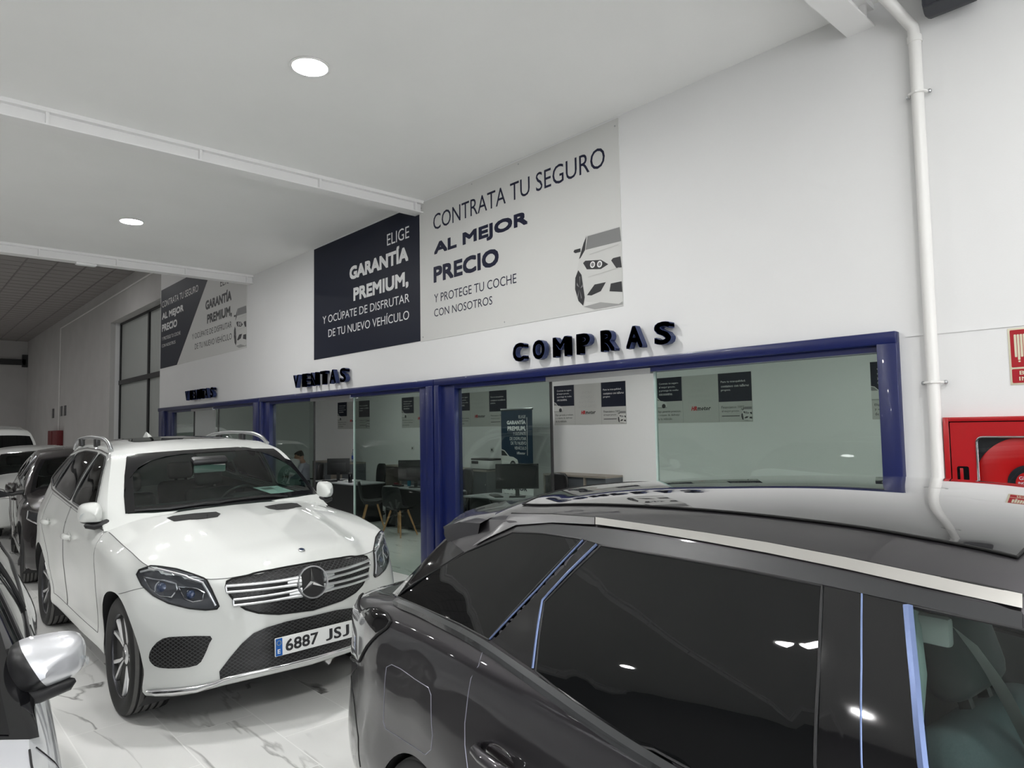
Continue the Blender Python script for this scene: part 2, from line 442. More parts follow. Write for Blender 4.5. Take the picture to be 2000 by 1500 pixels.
struct('floor', MB().box(-46, 9.3, -8.5, 8.45, -0.05, 0, M['floor']))
struct('ground_outside', MB().box(9.45, 30, -25, 20, -0.06, -0.01, M['asphalt']))
m = MB()
m.box(-11.9, -1.57, YW, YW + 0.14, 2.33, ZC + .05, M['wall']).box(-1.57, 9.3, YW, YW + 0.14, 0, ZC + .05, M['wall']).box(-17.25, -11.9, YW, YW + 0.14, 2.33, ZN, M['wall'])
m.box(-17.25, -17.1, YW + .14, 5.6, 0, ZN, M['wall']).box(-17.25, -17.1, YW, YW + .14, 0, 2.33, M['wall'])
struct('wall_right', m)
struct('trim_1', MB().box(-1.53, 9.3, YW - .006, YW, 2.293, 2.302, M['wall']))
struct('ceiling', MB().box(-11.9, 9.3, -8.5, YW + .14, ZC, ZC + .12, M['ceil']).box(-12.0, -11.9, -8.5, YW + .02, ZC, ZN, M['wall']))
# tiled ceiling of the deep hall: the grid stands a little proud
m = MB().box(-44.4, -11.95, -8.5, 5.95, ZN, ZN + .1, M['tile_ceiling'])
for k in range(19): m.box(-44.4, -11.95, 5.05 - k * .73, 5.09 - k * .73, ZN - .012, ZN + .01, M['tile_grid'])
for k in range(54): m.box(-44.3 + k * .6, -44.285 + k * .6, -8.5, 5.6, ZN - .006, ZN + .01, M['tile_grid'])
struct('ceiling_hall', m)
m = MB()
m.box(-44.4, -26.25, 5.6, 5.75, 0, ZN, M['grey_wall']).box(-26.25, -17.1, 5.6, 5.75, 5.5, ZN, M['grey_wall'])
m.box(-26.4, -26.25, 5.75, 5.98, 0, 5.5, M['wall']).box(-26.4, -17.1, 5.75, 5.98, 5.5, 5.65, M['grey_wall'])
struct('wall_hall', m)
struct('wall_back', MB().box(-44.6, -44.4, -8.6, 5.75, 0, ZN, M['grey_wall']))
struct('wall_left', MB().box(-44.4, 9.3, -8.7, -8.5, 0, ZN, M['dim_wall']))
# shopfront side
m = MB().box(9.3, 9.45, -8.7, 5, 4.1, ZC + .1, M['wall']).box(9.3, 9.45, 1.4, 4.85, 0, 4.1, M['wall']).box(9.3, 9.45, -8.7, -7.4, 0, 4.1, M['wall'])
struct('wall_front', m)
m = MB()
for k in range(7): m.box(9.18, 9.24, -7.4 + k * 1.467 - .03, -7.4 + k * 1.467 + .03, 0, 4.1, M['blue'])
m.box(9.18, 9.24, -7.4, 1.4, 2.45, 2.53, M['blue'])
struct('window_4', m)

# window of the deep hall in its recess
w = tag(link('window_5', None), kind='structure')
m = MB()
for x0, x1 in ((-26.24, -26.16), (-22.9, -22.76), (-19.6, -19.46)): m.box(x0, x1, 5.88, 5.96, 0, 5.5, M['black'])
m.box(-26.24, -17.1, 5.86, 5.96, 3.41, 3.55, M['black']).box(-26.24, -17.1, 5.88, 5.96, 5.44, 5.5, M['black'])
m.build('window_frame', w)
MB().box(-26.2, -17.1, 5.93, 5.95, 0, 5.46, M['prof_glass']).build('window_glass', w)

# offices behind the glass
struct('wall_office_back', MB().box(-17.1, -1.3, 8.3, 8.45, 0, 2.8, M['wall']))
struct('wall_office_side', MB().box(-1.45, -1.3, YW + .14, 8.3, 0, 2.8, M['wall']).box(-17.25, -17.1, 5.6, 8.45, 0, 2.8, M['wall']))
struct('ceiling_office', MB().box(-17.25, -1.3, YW + .14, 8.45, 2.8, 2.9, M['ceil']))
off_fill = 'added unseen office fill panels'
lp = None
for x in (-19.3, -12.2, -9.0, -5.9, -2.9):  # unseen glowing panels, added because the offices need light
    if lp is None:
        lp = MB().box(-.3, .3, -.3, .3, -.025, 0, M['office_fill']).build('office_fill_panel', None, (x, 6.6, 2.8))
        tag(lp, 'unseen luminous panel added to light the office', 'fill light', off_fill)
    else:
        c = lp.copy(); COL.objects.link(c); c.location = (x, 6.6, 2.8)

# blue sliding fronts: header, posts, panes
def sliding_front(name, xl, xr, posts, panes, track):
    w = tag(link(name, None), kind='structure')
    m = MB().box(xl, xr, YW - .05, YW + .02, 2.255, 2.335, M['blue'], .012).box(xl, xr, YW - .005, YW + .13, 2.215, 2.30, M['blue'])
    for x0, x1, y0, y1 in posts: m.box(x0, x1, y0, y1, 0.0, 2.26, M['blue'], .006)
    m.build('window_frame', w)
    for x0, x1, yy, edge in panes:
        g = MB().box(x0, x1, yy, yy + .012, 0.01, 2.23, M['pane']).build('window_pane', w)
        if edge: MB().box(edge - .008, edge + .008, yy - .006, yy + .018, 0.0, 2.235, M['black'] if edge > x0 + .1 else M['pane_edge']).build('pane_edge', g)
    t0, t1 = track
    MB().box(t0, t1, YW - .012, YW + .03, 2.20, 2.245, M['satin']).build('sliding_track', w)
sliding_front('window_1', -6.465, -1.57, [(-1.69, -1.57, YW - .05, YW + .1), (-6.455, -6.37, YW - .055, YW + .08), (-6.37, -6.13, YW - .01, YW + .1)],
              [(-6.13, -4.69, YW + .05, -4.69), (-3.47, -1.69, YW + .05, -3.47)], (-4.69, -3.47))
sliding_front('window_2', -11.42, -6.475, [(-6.79, -6.62, YW - .02, YW + .1), (-6.62, -6.485, YW - .055, YW + .08), (-11.40, -11.33, YW - .055, YW + .08), (-11.33, -11.1, YW - .01, YW + .1)],
              [(-11.1, -9.63, YW + .05, -9.63), (-8.45, -6.79, YW + .05, -8.45)], (-9.63, -8.45))
sliding_front('window_3', -17.2, -11.43, [(-11.68, -11.45, YW - .055, YW + .08), (-17.1, -16.75, YW - .055, YW + .08), (-16.75, -16.3, YW + .0, YW + .1)],
              [(-16.3, -15.0, YW + .05, -15.0), (-13.75, -11.68, YW + .05, -13.6)], (-15.0, -13.75))

# painted steel beams under the flat ceiling
for i, (xe, nm) in enumerate(((-6.69, 'beam'), (-11.82, 'beam'), (-1.62, 'beam'))):
    m = MB()
    m.box(xe - .175, xe, -8.5, YW, 4.445, ZC, M['steel_white'])                # top strip
    m.box(xe - .12, xe - .055, -8.5, YW, 4.345, 4.445, M['steel_white'])       # web
    m.box(xe - .175, xe, -8.5, YW, 4.333, 4.346, M['steel_white'])             # bottom flange
    y = YW - .10
    while y > -8.4:
        m.box(xe - .055, xe - .012, y - .012, y + .012, 4.346, 4.445, M['steel_white'])
        y -= 1.22 if i == 0 else 1.0
    tag(m.build(nm), kind='structure')

# recessed downlights
dl = thing('ceiling_downlight', 'bright round downlight in the nearer ceiling bay, above the white car banner', 'ceiling light', (-4.69, 2.28, ZC))
MB().lathe([(.125, 0), (.147, -.004), (.15, -.010), (.128, -.012), (.124, -.004)], M['steel_white'], 36, closed=True).build('trim_ring', dl)
MB().lathe([(0, -.004), (.124, -.004), (.124, -.0065), (0, -.0065)], M['downlight'], 36).build('diffuser', dl)
c = copy_tree(dl); c.location = (-9.69, 2.28, ZC); c['label'] = 'round downlight in the second ceiling bay, between the two white beams'
for x, y in ((.31, 2.28), (-4.69, -.4), (.31, -.4), (-4.69, -3.1), (-9.69, -3.1), (.31, -3.1), (-4.69, -5.8), (-9.69, -5.8), (.31, -5.8), (5.3, -.4), (5.3, -3.1), (5.3, -5.8)):
    c = copy_tree(dl); c.location = (x, y, ZC); c['label'] = 'round downlight in the ceiling beyond the edges of the photo'; c['group'] = 'downlights out of the frame'
c = copy_tree(dl); c.location = (-22.8, 2.55, ZN - .012); c['label'] = 'far downlight in the dark tiled ceiling, half hidden by a beam'
for x, y in ((-22.8, -1.5), (-29, -1.5), (-17, -1.5), (-17, -5.0), (-36, -1.5), (-36, -5.0), (-42, -3.2), (-22.8, -5.0), (-29, -5.0)):  # extra unseen downlights, added to brighten the deep hall
    c = copy_tree(dl); c.location = (x, y, ZN - .012); c['label'] = 'unseen downlight added to brighten the tiled hall'; c['group'] = 'added unseen hall downlights'
t = thing('emergency_light', 'small white emergency light box under the second beam from the camera', 'emergency light', (-11.9, 2.195, 4.333))
MB().box(-.05, .05, -.135, .135, -.03, 0, M['steel_white'], .008).build('housing', t)
MB().box(-.035, .035, -.115, .115, -.036, -.03, M['paper'], .002).build('diffuser', t)

# ------------------------------------------------------------------ things on the walls
w3 = wall3(YW)
def letters(name, txt, x0, x1, z0, z1, lab, fw=.58):
    t = thing(name, lab, 'sign', ((x0 + x1) / 2, YW, z0))
    n = len(txt); pitch = (x1 - x0) / (n - 1 + fw); lw = pitch * fw
    for k, ch in enumerate(txt):
        u0 = x0 + k * pitch - (x0 + x1) / 2; ww = lw * (1.16 if ch == 'M' else 1.06 if ch in 'AV' else 1.0)
        mb = MB(); text_into(mb, ch, u0 + (lw - ww) / 2, u0 + (lw + ww) / 2, 0, z1 - z0, lambda a, b, c: (a, -.085 + c * 1.0, b), M['navy'], weight=.045, depth=.06)
        o = mb.build('letter', t)
    for o in list(t.children):    # stand-off pins
        pass
    return t
letters('raised_lettering', 'COMPRAS', -5.07, -3.20, 2.415, 2.60, 'raised navy letters COMPRAS on the white wall above the right window')
letters('raised_lettering', 'VENTAS', -10.04, -8.42, 2.42, 2.615, 'raised navy letters VENTAS on the wall under the navy banner', .60)
letters('raised_lettering', 'VENTAS', -15.15, -13.50, 2.43, 2.625, 'raised navy letters VENTAS under the far two-tone banner', .60)

def printed_car(parent, to3, x0, z0, sc, lift=.001, name='printed_car'):
    """the front of a white car as flat print; unit outline 0..1 wide, clipped at its right edge"""
    P = dict(
        shad=[(.18, .08), (.99, .13), (1, 0), (.42, 0)], body=[(.25, 1.26), (.98, 1.26), (1, .05), (.92, .02), (.22, .17), (.04, .31), (.0, .53), (.05, .72), (.12, .93), (.2, 1.07)],
        wind=[(.30, 1.24), (.98, 1.24), (1, 1.01), (.25, 1.02)], side=[(.21, 1.14), (.28, 1.25), (.24, 1.02), (.14, .91), (.1, .89)], mir=[(-.02, 1.04), (0, 1.07), (.14, 1.07), (.14, 1.01), (.02, 1.01)],
        lamp=[(.19, .81), (.24, .84), (.58, .79), (.73, .69), (.57, .64), (.27, .69)], kid=[(.79, .74), (.83, .77), (.98, .77), (1, .59), (.89, .6), (.84, .67)],
        inta=[(.26, .26), (.43, .41), (.67, .41), (.56, .28), (.36, .24)], cint=[(.74, .25), (.77, .37), (.99, .37), (1, .2)], wheel=[(.01, .59), (.08, .71), (.15, .62), (.21, .23), (.17, .1), (.07, .19), (.0, .4)])
    cm = dict(shad='print_shadow', body='print_white', wind='print_grey', side='print_dark', mir='print_dark', lamp='print_dark', kid='print_dark', inta='print_dark', cint='print_dark', wheel='print_dark')
    m = MB()
    for i, k in enumerate(P): poly_face(m, [(x0 + a * sc, z0 + b * sc) for a, b in P[k]], to3, M[cm[k]], lift + .00025 * i)
    for cx, cy in ((.40, .745), (.55, .725)):
        poly_face(m, [(x0 + a * sc, z0 + b * sc) for a, b in circle(cx, cy, .055, 14)], to3, M['white_ink'], lift + .003)
        poly_face(m, [(x0 + a * sc, z0 + b * sc) for a, b in circle(cx, cy, .034, 14)], to3, M['print_grey'], lift + .0033)
    for a, b, c2, d in ((.34, .93, .95, .97), (.30, .56, .95, .60)):     # bonnet edge and bumper fold
        poly_face(m, [(x0 + a * sc, z0 + b * sc), (x0 + c2 * sc, z0 + d * sc), (x0 + c2 * sc, z0 + (d - .012) * sc), (x0 + a * sc, z0 + (b - .012) * sc)], to3, M['panel_grey'], lift + .003)
    for k in range(5):
        a = 2 * PI * k / 5; cx, cy = .105, .40
        poly_face(m, [(x0 + (cx + .015 * math.sin(a + .4)) * sc, z0 + (cy + .03 * math.cos(a + .4)) * sc), (x0 + (cx + .07 * math.sin(a)) * sc, z0 + (cy + .2 * math.cos(a)) * sc), (x0 + (cx + .07 * math.sin(a + .25)) * sc, z0 + (cy + .2 * math.cos(a + .25)) * sc)], to3, M['print_grey'], lift + .003)
    return m.build(name, parent, fix=False)

def banner(name, lab, x0, x1, z0, z1, mat, lines, yf=YW, th=.006):
    t = thing(name, lab, 'banner', (x0, yf, z0))
    MB().box(0, x1 - x0, -th, 0, 0, z1 - z0, mat).build('panel', t)
    q = lambda u, v, w=0.0: (u, -th - .0012 - w, v)
    for txt, a0, a1, b0, b1, mt, wt in lines: text_into(MB(), txt, a0 - x0, a1 - x0, b0 - z0, b1 - z0, q, M[mt], wt).build('text_line', t, fix=False)
    return t, q
t, q = banner('wall_banner', 'large light grey banner reading CONTRATA TU SEGURO above COMPRAS', -6.775, -3.735, 2.80, 4.462, M['white_print'], [
    ('CONTRATA TU SEGURO', -6.494, -3.895, 4.075, 4.262, 'ink', 0), ('AL MEJOR', -6.484, -4.899, 3.748, 3.926, 'ink', .055), ('PRECIO', -6.497, -5.347, 3.455, 3.645, 'ink', .055),
    ('Y PROTEGE TU COCHE', -6.492, -5.082, 3.224, 3.323, 'ink', 0), ('CON NOSOTROS', -6.495, -5.46, 3.06, 3.15, 'ink', 0)])
printed_car(t, q, 2.49, .012, .548)
m = MB()
for u, v in ((.04, 1.6), (1.0, 1.63), (1.75, 1.63), (3.0, 1.6), (.05, .05), (1.5, .05)): m.lathe([(.008, 0), (.008, .003), (0, .004)], M['satin'], 8, Matrix.Translation((u, -.006, v)) @ Matrix.Rotation(PI / 2, 4, 'X'))
m.build('fixing_screws', t)
banner('wall_banner', 'navy banner reading ELIGE GARANTIA PREMIUM above the nearer VENTAS', -9.52, -6.782, 2.81, 4.462, M['navy_print'], [
    ('ELIGE', -7.497, -6.996, 4.10, 4.25, 'white_ink', 0), ('GARANTÍA', -8.454, -7.018, 3.82, 4.045, 'white_ink', .05), ('PREMIUM,', -8.352, -7.02, 3.49, 3.695, 'white_ink', .05),
    ('Y OCÚPATE DE DISFRUTAR', -9.244, -7.001, 3.31, 3.448, 'white_ink', 0), ('DE TU NUEVO VEHÍCULO', -9.07, -7.01, 3.10, 3.24, 'white_ink', 0)])
t, q = banner('wall_banner', 'far banner half navy half pale with a slanted divide, above the far VENTAS', -17.2, -12.10, 3.24, 5.06, M['white_print'], [
    ('ELIGE', -13.4, -12.8, 4.53, 4.68, 'ink_black', 0), ('GARANTÍA', -14.209, -12.82, 4.19, 4.42, 'ink_black', .05), ('PREMIUM,', -14.107, -12.80, 3.88, 4.09, 'ink_black', .05),
    ('Y OCÚPATE DE DISFRUTAR', -14.996, -12.80, 3.685, 3.83, 'ink_black', 0), ('DE TU NUEVO VEHÍCULO', -14.82, -12.79, 3.465, 3.61, 'ink_black', 0)])
m = MB(); poly_face(m, [(0.0, 0.0), (1.22, 0.0), (3.44, 1.82), (0.0, 1.82)], q, M['navy_print'], .0)
q2 = lambda u, v, w=0.0: q(u, v, w + .0015)
for txt, a0, a1, b0, b1, wt in (('CONTRATA TU SEGURO', -17.12, -14.65, 4.64, 4.785, 0), ('AL MEJOR', -17.1, -15.573, 4.32, 4.51, .05), ('PRECIO', -17.1, -16.0, 4.08, 4.25, .05), ('Y PROTEGE TU COCHE', -17.09, -15.76, 3.88, 3.957, 0), ('CON NOSOTROS', -17.09, -16.1, 3.72, 3.79, 0)):
    text_into(MB(), txt, a0 + 17.2, a1 + 17.2, b0 - 3.24, b1 - 3.24, q2, M['white_ink'], wt).build('text_line', t, fix=False)
m.build('navy_field', t, fix=False)
printed_car(t, q, 4.52, .03, .58)

# down pipe in the corner, loudspeaker, fire hose cabinet and its sign
t = thing('drain_pipe', 'white round drain pipe running down the right wall', 'pipe', (-1.38, YW - .006, 0))
MB().tube([(0, -.04, 0.002), (0, -.04, 4.12), (-.005, -.045, 4.2), (-.05, -.09, 4.28), (-.12, -.22, 4.40), (-.14, -.26, 4.47)], .035, M['pipe'], 14).tube([(0, -.04, 4.10), (0, -.04, 4.14)], .042, M['pipe'], 14).build('pipe', t)
for z in (3.78, 2.0):
    MB().tube([(-.055, -.008, z), (-.04, -.06, z), (0, -.079, z), (.04, -.06, z), (.055, -.008, z)], .008, M['pipe'], 6).sphere((-.06, -.018, z), .013, M['satin'], 8, 6).sphere((.06, -.018, z), .013, M['satin'], 8, 6).build('clip', t)
t = thing('loudspeaker', 'charcoal box loudspeaker high on the right wall beside the pipe', 'loudspeaker', (-1.16, YW - .10, 4.38))
m = MB(); PR = [(-.14, -.13), (.14, -.13), (.17, 0), (.17, .13), (-.17, .13), (-.17, 0)]
def spk(s, y): return [(x * s, y, z * s * 1.25) for x, z in round_rect(-.14, .14, -.15, .15, .02, 2)]
m.grid([spk(.80, .085), spk(.98, .03), spk(1.0, -.02), spk(.90, -.10), spk(.86, -.102), spk(.80, -.09)], M['speaker'], False, True)
m.add(spk(.80, -.09), [list(range(12))], M['speaker']).add(spk(.8, .085), [list(range(12))], M['speaker']).build('housing', t)
MB().lathe([(.105, .085), (.10, .098), (.088, .098), (.075, .088), (.035, .080), (.03, .089), (0, .094)], M['black'], 28, Matrix.Translation((0, 0, -.03)) @ Matrix.Rotation(PI / 2, 4, 'X')).build('cone', t)
MB().box(-.03, .03, .08, .10, -.05, .05, M['black']).build('bracket', t)

t = thing('hose_cabinet', 'red fire hose cabinet with a rounded window on the right wall', 'fire cabinet', (-1.34, YW, 1.22))
cw, ch, cd = .78, .57, .055
m = MB().box(0, .03, -cd, 0, 0, ch, M['red'], .003).box(cw - .03, cw, -cd, 0, 0, ch, M['red'], .003).box(.03, cw - .03, -cd, 0, ch - .025, ch, M['red'], .003).box(.03, cw - .03, -cd, 0, 0, .025, M['red'], .003).box(.03, cw - .03, -.006, 0, .025, ch - .025, M['black'])
m.build('frame', t)
def ring_plate(mb, outer, inner, yf, m_):
    """flat plate with a hole, same point count in both outlines"""
    n = len(outer); vs_ = [(a, yf, b) for a, b in outer] + [(a, yf, b) for a, b in inner] + [(a, yf + .008, b) for a, b in inner]
    mb.add(vs_, [[k, (k + 1) % n, n + (k + 1) % n, n + k] for k in range(n)] + [[n + k, n + (k + 1) % n, 2 * n + (k + 1) % n, 2 * n + k] for k in range(n)], m_)
d = MB(); ring_plate(d, round_rect(.034, cw - .034, .03, ch - .03, .004), round_rect(.165, cw - .1, .09, ch - .115, .03), -.046, M['red'])
door = d.build('cabinet_door', t)
pts = [(a, -.047, b) for a, b in round_rect(.165, cw - .1, .09, ch - .115, .03)]
MB().tube(pts, .006, M['chrome'], 8, closed=True).build('window_rim', door)
MB().box(.165, cw - .1, -.045, -.0435, .09, ch - .115, M['lens']).build('window_pane', door)
h = MB(); poly_face(h, round_rect(.06, .12, .20, .285, .01), lambda u, v, w=0: (u, -.0468 - w, v), M['black_gloss'])
h.box(.075, .092, -.052, -.047, .205, .275, M['red'], .003); h.build('door_handle', door)
rl = Matrix.Translation((.40, -.02, .20)) @ Matrix.Rotation(PI / 2, 4, 'X')
MB().lathe([(.05, 0), (.255, 0), (.258, .006), (.250, .012), (.12, .014), (.10, .008), (.05, .008)], M['red_bright'], 48, rl).build('hose_reel', t)
hub = MB().lathe([(0, .012), (.10, .012), (.10, .018), (.085, .019), (0, .019)], M['black'], 36, rl).build('reel_hub', t)
m = MB(); poly_face(m, [(.40 + .062 * math.cos(a), .20 + .062 * math.sin(a)) for a in np.linspace(0, 2 * PI, 30)[:-1]], lambda u, v, w=0: (u, -.0393 - w, v), M['red_bright'])
q = lambda u, v, w=0: (u, -.0402 - w, v)
text_into(m, 'GRUPO', .355, .445, .218, .238, q, M['white_ink'], .02)
text_into(m, 'INCENDIOS', .35, .45, .192, .208, q, M['white_ink'], .02); poly_face(m, [(.35, .155), (.45, .155), (.455, .178), (.345, .178)], q, M['white_ink'])
m.build('hub_sticker', hub, fix=False)

t = thing('fire_sign', 'red and cream hose reel sign on the right wall above the hose cabinet', 'sign', (-1.005, YW, 1.965))
MB().box(0, .30, -.004, 0, 0, .318, M['sign_cream'], .001).build('backing', t)
q = lambda u, v, w=0: (u, -.0048 - w, v)
m = MB(); poly_face(m, round_rect(.010, .29, .098, .308, .006), q, M['sign_red']); poly_face(m, round_rect(.010, .29, .010, .088, .006), q, M['sign_red'])
for k in range(8): poly_face(m, round_rect(.028 + k * .014, .039 + k * .014, .155 if k != 1 else .138, .282, .003, 2), q, M['sign_cream'], .0005)
poly_face(m, round_rect(.043, .053, .126, .134, .002, 2), q, M['sign_cream'], .0005)
poly_face(m, circle(.20, .2, .06), q, M['sign_cream'], .0005); poly_face(m, circle(.20, .2, .03), q, M['sign_red'], .001)
q2 = lambda u, v, w=0: (u, -.0056 - w, v)
text_into(m, 'BOCA DE', .045, .245, .055, .077, q2, M['sign_cream'], .025); text_into(m, 'INCENDIO', .042, .262, .022, .044, q2, M['sign_cream'], .025)
m.build('print', t, fix=False)

# deep hall: red box on the wall, conduit, cable bar on the back wall
t = thing('hydrant_box', 'dull red box on the far grey wall behind the black car', 'fire cabinet', (-35.2, 5.6, 1.2))
MB().box(-1.1, 1.1, -.22, -.004, 0, .74, M['dark_red'], .01).build('box', t)
MB().box(-1.0, -.05, -.235, -.22, .04, .70, M['dark_red'], .004).build('box_door', t)
tag(MB().tube([(-35.0, 5.57, 1.95), (-35.0, 5.57, 6.33), (-17.3, 5.57, 6.33)], .022, M['pipe'], 8).build('conduit'), 'thin grey conduit rising from the red box and along the far wall', 'pipe')
t = thing('steel_bar', 'dark horizontal steel bar high on the back wall', 'bar', (-44.3, 0, 5.6))
MB().box(-.08, .08, -8, 5.5, -.15, .15, M['black']).build('bar', t)
MB().box(-.1, .08, 5.35, 5.6, -.25, .4, M['black']).build('end_bracket', t)

wpl = MB().box(-.22, .22, -.02, 0, 0, .42, M['lamp_dark'], .005).build('wall_plate', None, (-36.5, 5.6, 2.5))
tag(wpl, 'small dark plate on the far grey wall left of the thin conduit', 'plate', 'small plates on the far wall')
for x, lab in ((-34.6, 'small dark plate on the far grey wall just right of the conduit'), (-33.8, 'small dark plate on the far grey wall, second right of the conduit')):
    c = wpl.copy(); COL.objects.link(c); c.location = (x, 5.6, 2.55); c['label'] = lab
for x, lab in ((-12.3, 'small white socket on the office wall above the left cabinets'), (-9.72, 'small white socket on the office wall above the printer')):
    t = thing('wall_socket', lab, 'socket', (x, 8.3, 1.32), 0, 'office wall sockets')
    MB().box(-.045, .045, -.012, 0, 0, .085, M['printer'], .004).build('cover', t)
    MB().box(-.018, .018, -.014, -.012, .025, .06, M['seam']).build('outlet', t)

# ------------------------------------------------------------------ inside the offices
def wall_panel():
    t = thing('wall_poster', '', 'poster', (0, 8.3, 1.79))
    h = .65
    MB().box(0, 1.51, -.005, 0, 0, h, M['panel_grey']).build('panel', t)
    q = lambda u, v, w=0.0: (u, -.0062 - w, v)
    poly_face(MB(), [(0, .31), (.455, .31), (.455, h), (0, h)], q, M['navy_print']).build('navy_field', t, fix=False)
    m = MB(); poly_face(m, [(1.03, .27), (1.51, .27), (1.51, h), (1.03, h)], q, M['navy_print'])
    m.build('navy_field', t, fix=False)
    for x in (.462, 1.024): poly_face(MB(), [(x, 0), (x + .006, 0), (x + .006, h), (x, h)], q, M['print_shadow']).build('panel_joint', t, fix=False)
    q2 = lambda u, v, w=0.0: q(u, v, w + .0012)
    m = MB()
    for k, (tx, r) in enumerate((('Contrata tu seguro', .40), ('al mejor precio,', .35), ('y protege tu coche', .40), ('con nosotros.', .30))): text_into(m, tx, .07, r, .545 - k * .05, .58 - k * .05, q2, M['white_ink'], .01, res=1)
    for k, (tx, r) in enumerate((('Elige garantía premium,', .435), ('y ocúpate de disfrutar', .41), ('de tu vehículo.', .29))): text_into(m, tx, .03, r, .145 - k * .05, .18 - k * .05, q2, M['ink_black'], .012, res=1)
    for k, (tx, a, r) in enumerate((('ENTRA', .63, .84), ('ESTAMOS', .60, .88), ('AQUÍ PARA', .56, .91), ('AYUDARTE!', .55, .93))): text_into(m, tx, a, r, .49 - k * .075, .535 - k * .075, q2, M['pale_ink'], 0, res=1)
    text_into(m, 'HR', .60, .69, .165, .225, lambda u, v, w: q2(u + (v - .165) * .25, v, w), M['red_ink'], .06, res=1)
    text_into(m, 'motor', .695, .90, .165, .215, lambda u, v, w: q2(u + (v - .165) * .2, v, w), M['ink_black'], .04, res=1)
    for k, (tx, r) in enumerate((('Para tu tranquilidad,', 1.43), ('contamos con talleres', 1.475), ('propios.', 1.21))): text_into(m, tx, 1.07, r, .515 - k * .055, .55 - k * .055, q2, M['white_ink'], .01, res=1)
    for k, (tx, r) in enumerate((('Financiamos 100%', 1.40), ('al mejor precio.', 1.33))): text_into(m, tx, 1.07, r, .18 - k * .055, .215 - k * .055, q2, M['ink_black'], .012, res=1)
    poly_face(m, [(1.07, .075), (1.33, .075), (1.33, .085), (1.07, .085)], q2, M['ink_black'])
    m.build('lettering', t, fix=False)
    printed_car(t, q2, 1.355, .008, .152, .001)
    m = MB(); s_ = .2                                                          # side view of a car nose
    z = .23; poly_face(m, [(0, z), (.195, z), (.2, z + .035), (.19, z + .06), (.14, z + .085), (.09, z + .09), (.04, z + .14), (0, z + .15)], q2, M['print_white'], .0003)
    poly_face(m, [(0, z + .095), (.075, z + .093), (.035, z + .132), (0, z + .14)], q2, M['print_grey'], .0006); poly_face(m, circle(.145, z + .015, .032, 14), q2, M['print_dark'], .0006)
    poly_face(m, [(0, z - .015), (.2, z - .015), (.2, z), (0, z)], q2, M['print_shadow'], .0003)
    m.build('printed_car_side', t, fix=False)
    return t
wp = wall_panel()
wp['group'] = 'three part posters on the office back wall'
for i, (x, lab) in enumerate(((-8.11, 'three part office poster seen through the open door under COMPRAS'), (-6.06, 'three part office poster behind the right glass pane, beside the open door'), (-3.09, 'office poster cut off by the right blue post'),
        (-10.81, 'three part office poster behind the blue roll-up banner'), (-15.55, 'three part office poster above the black monitor beyond the white car'), (-12.70, 'office poster cut off by the middle blue posts'))):
    c = wp if i == 0 else copy_tree(wp); c.location = (x, 8.3, 1.79); c['label'] = lab

def cabinet(x0, x1, n, lab):
    t = thing('low_cabinet', lab, 'cabinet', (x0, 7.9, 0)); w = x1 - x0
    m = MB().box(0, w, 0, .398, .99, 1.02, M['cab_wood']).box(0, .02, 0, .398, 0, .99, M['cab_wood']).box(.02, w - .02, .37, .398, .05, .99, M['cab_grey']).box(.02, w - .02, .02, .37, 0, .06, M['cab_wood']).box(.02, w - .02, .01, .37, .50, .525, M['cab_wood'])
    for k in range(1, n): m.box(w * k / n - .012, w * k / n + .012, .005, .37, .06, .99, M['cab_wood'])
    m.box(w - .024, w, 0, .398, 0, .99, M['cab_grey'])
    m.build('carcass', t)
    for k in range(n):
        if (k * 7 + n) % 3 != 0 or n == 3:
            d = MB().box(w * k / n + .025, w * (k + 1) / n - .025, .03, .045, .53, .985, M['cab_grey']).build('door', t)
            MB().sphere((w * (k + 1) / n - .06, .025, .76), .012, M['satin'], 8, 6).build('knob', d)
    return t
cabinet(-16.1, -14.22, 4, 'grey office cabinet at the back wall behind the seated man')
cabinet(-12.75, -9.42, 6, 'long greige cabinet carrying the white printer')
cabinet(-8.0, -6.70, 3, 'greige cabinet at the back wall right of the roll-up banner')

def desk(x0, x1, y0, y1, lab):
    t = thing('office_desk', lab, 'desk', (x0, y0, 0)); w, d = x1 - x0, y1 - y0
    MB().box(0, w, 0, d, .715, .74, M['desk_top'], .004).build('desktop', t)
    for x in (.03, w - .055): MB().box(x, x + .025, .04, d - .04, 0, .715, M['desk_dark']).build('side_panel', t)
    MB().box(.055, w - .055, .06, .08, .05, .715, M['desk_dark']).build('modesty_panel', t)
    return t
desk(-13.45, -11.78, 6.62, 7.30, 'desk with pale top and black front nearest the seated man')
desk(-11.05, -9.15, 6.80, 7.22, 'desk behind the wooden legged chairs, left of the blue posts')
desk(-8.45, -6.9, 6.62, 7.25, 'pale topped desk in front of the blue roll-up banner')

def monitor(x, y, a, lab, w=.56, h=.33):
    t = thing('monitor', lab, 'monitor', (x, y, .74), a)
    b = MB().box(-w / 2, w / 2, -.018, .018, .12, .12 + h, M['black'], .006); b.box(-.16, .16, .014, .04, .18, .36, M['black'], .01); b.build('housing', t)
    MB().box(-w / 2 + .01, w / 2 - .01, -.0195, -.018, .135, .11 + h, M['screen']).build('screen', t)
    MB().box(-.03, .03, .02, .035, .01, .2, M['black']).build('neck', t)
    MB().box(-.12, .12, -.07, .11, 0, .012, M['black'], .004).build('foot', t)
    return t
monitor(-13.0, 6.95, -2.3, 'black monitor seen from behind, on the desk by the seated man', .46)
monitor(-10.28, 7.0, 4.0, 'black monitor half hidden by the middle blue posts', .62, .36)
monitor(-7.62, 6.98, .78, 'black monitor on the desk in front of the roll-up banner', .64, .37)

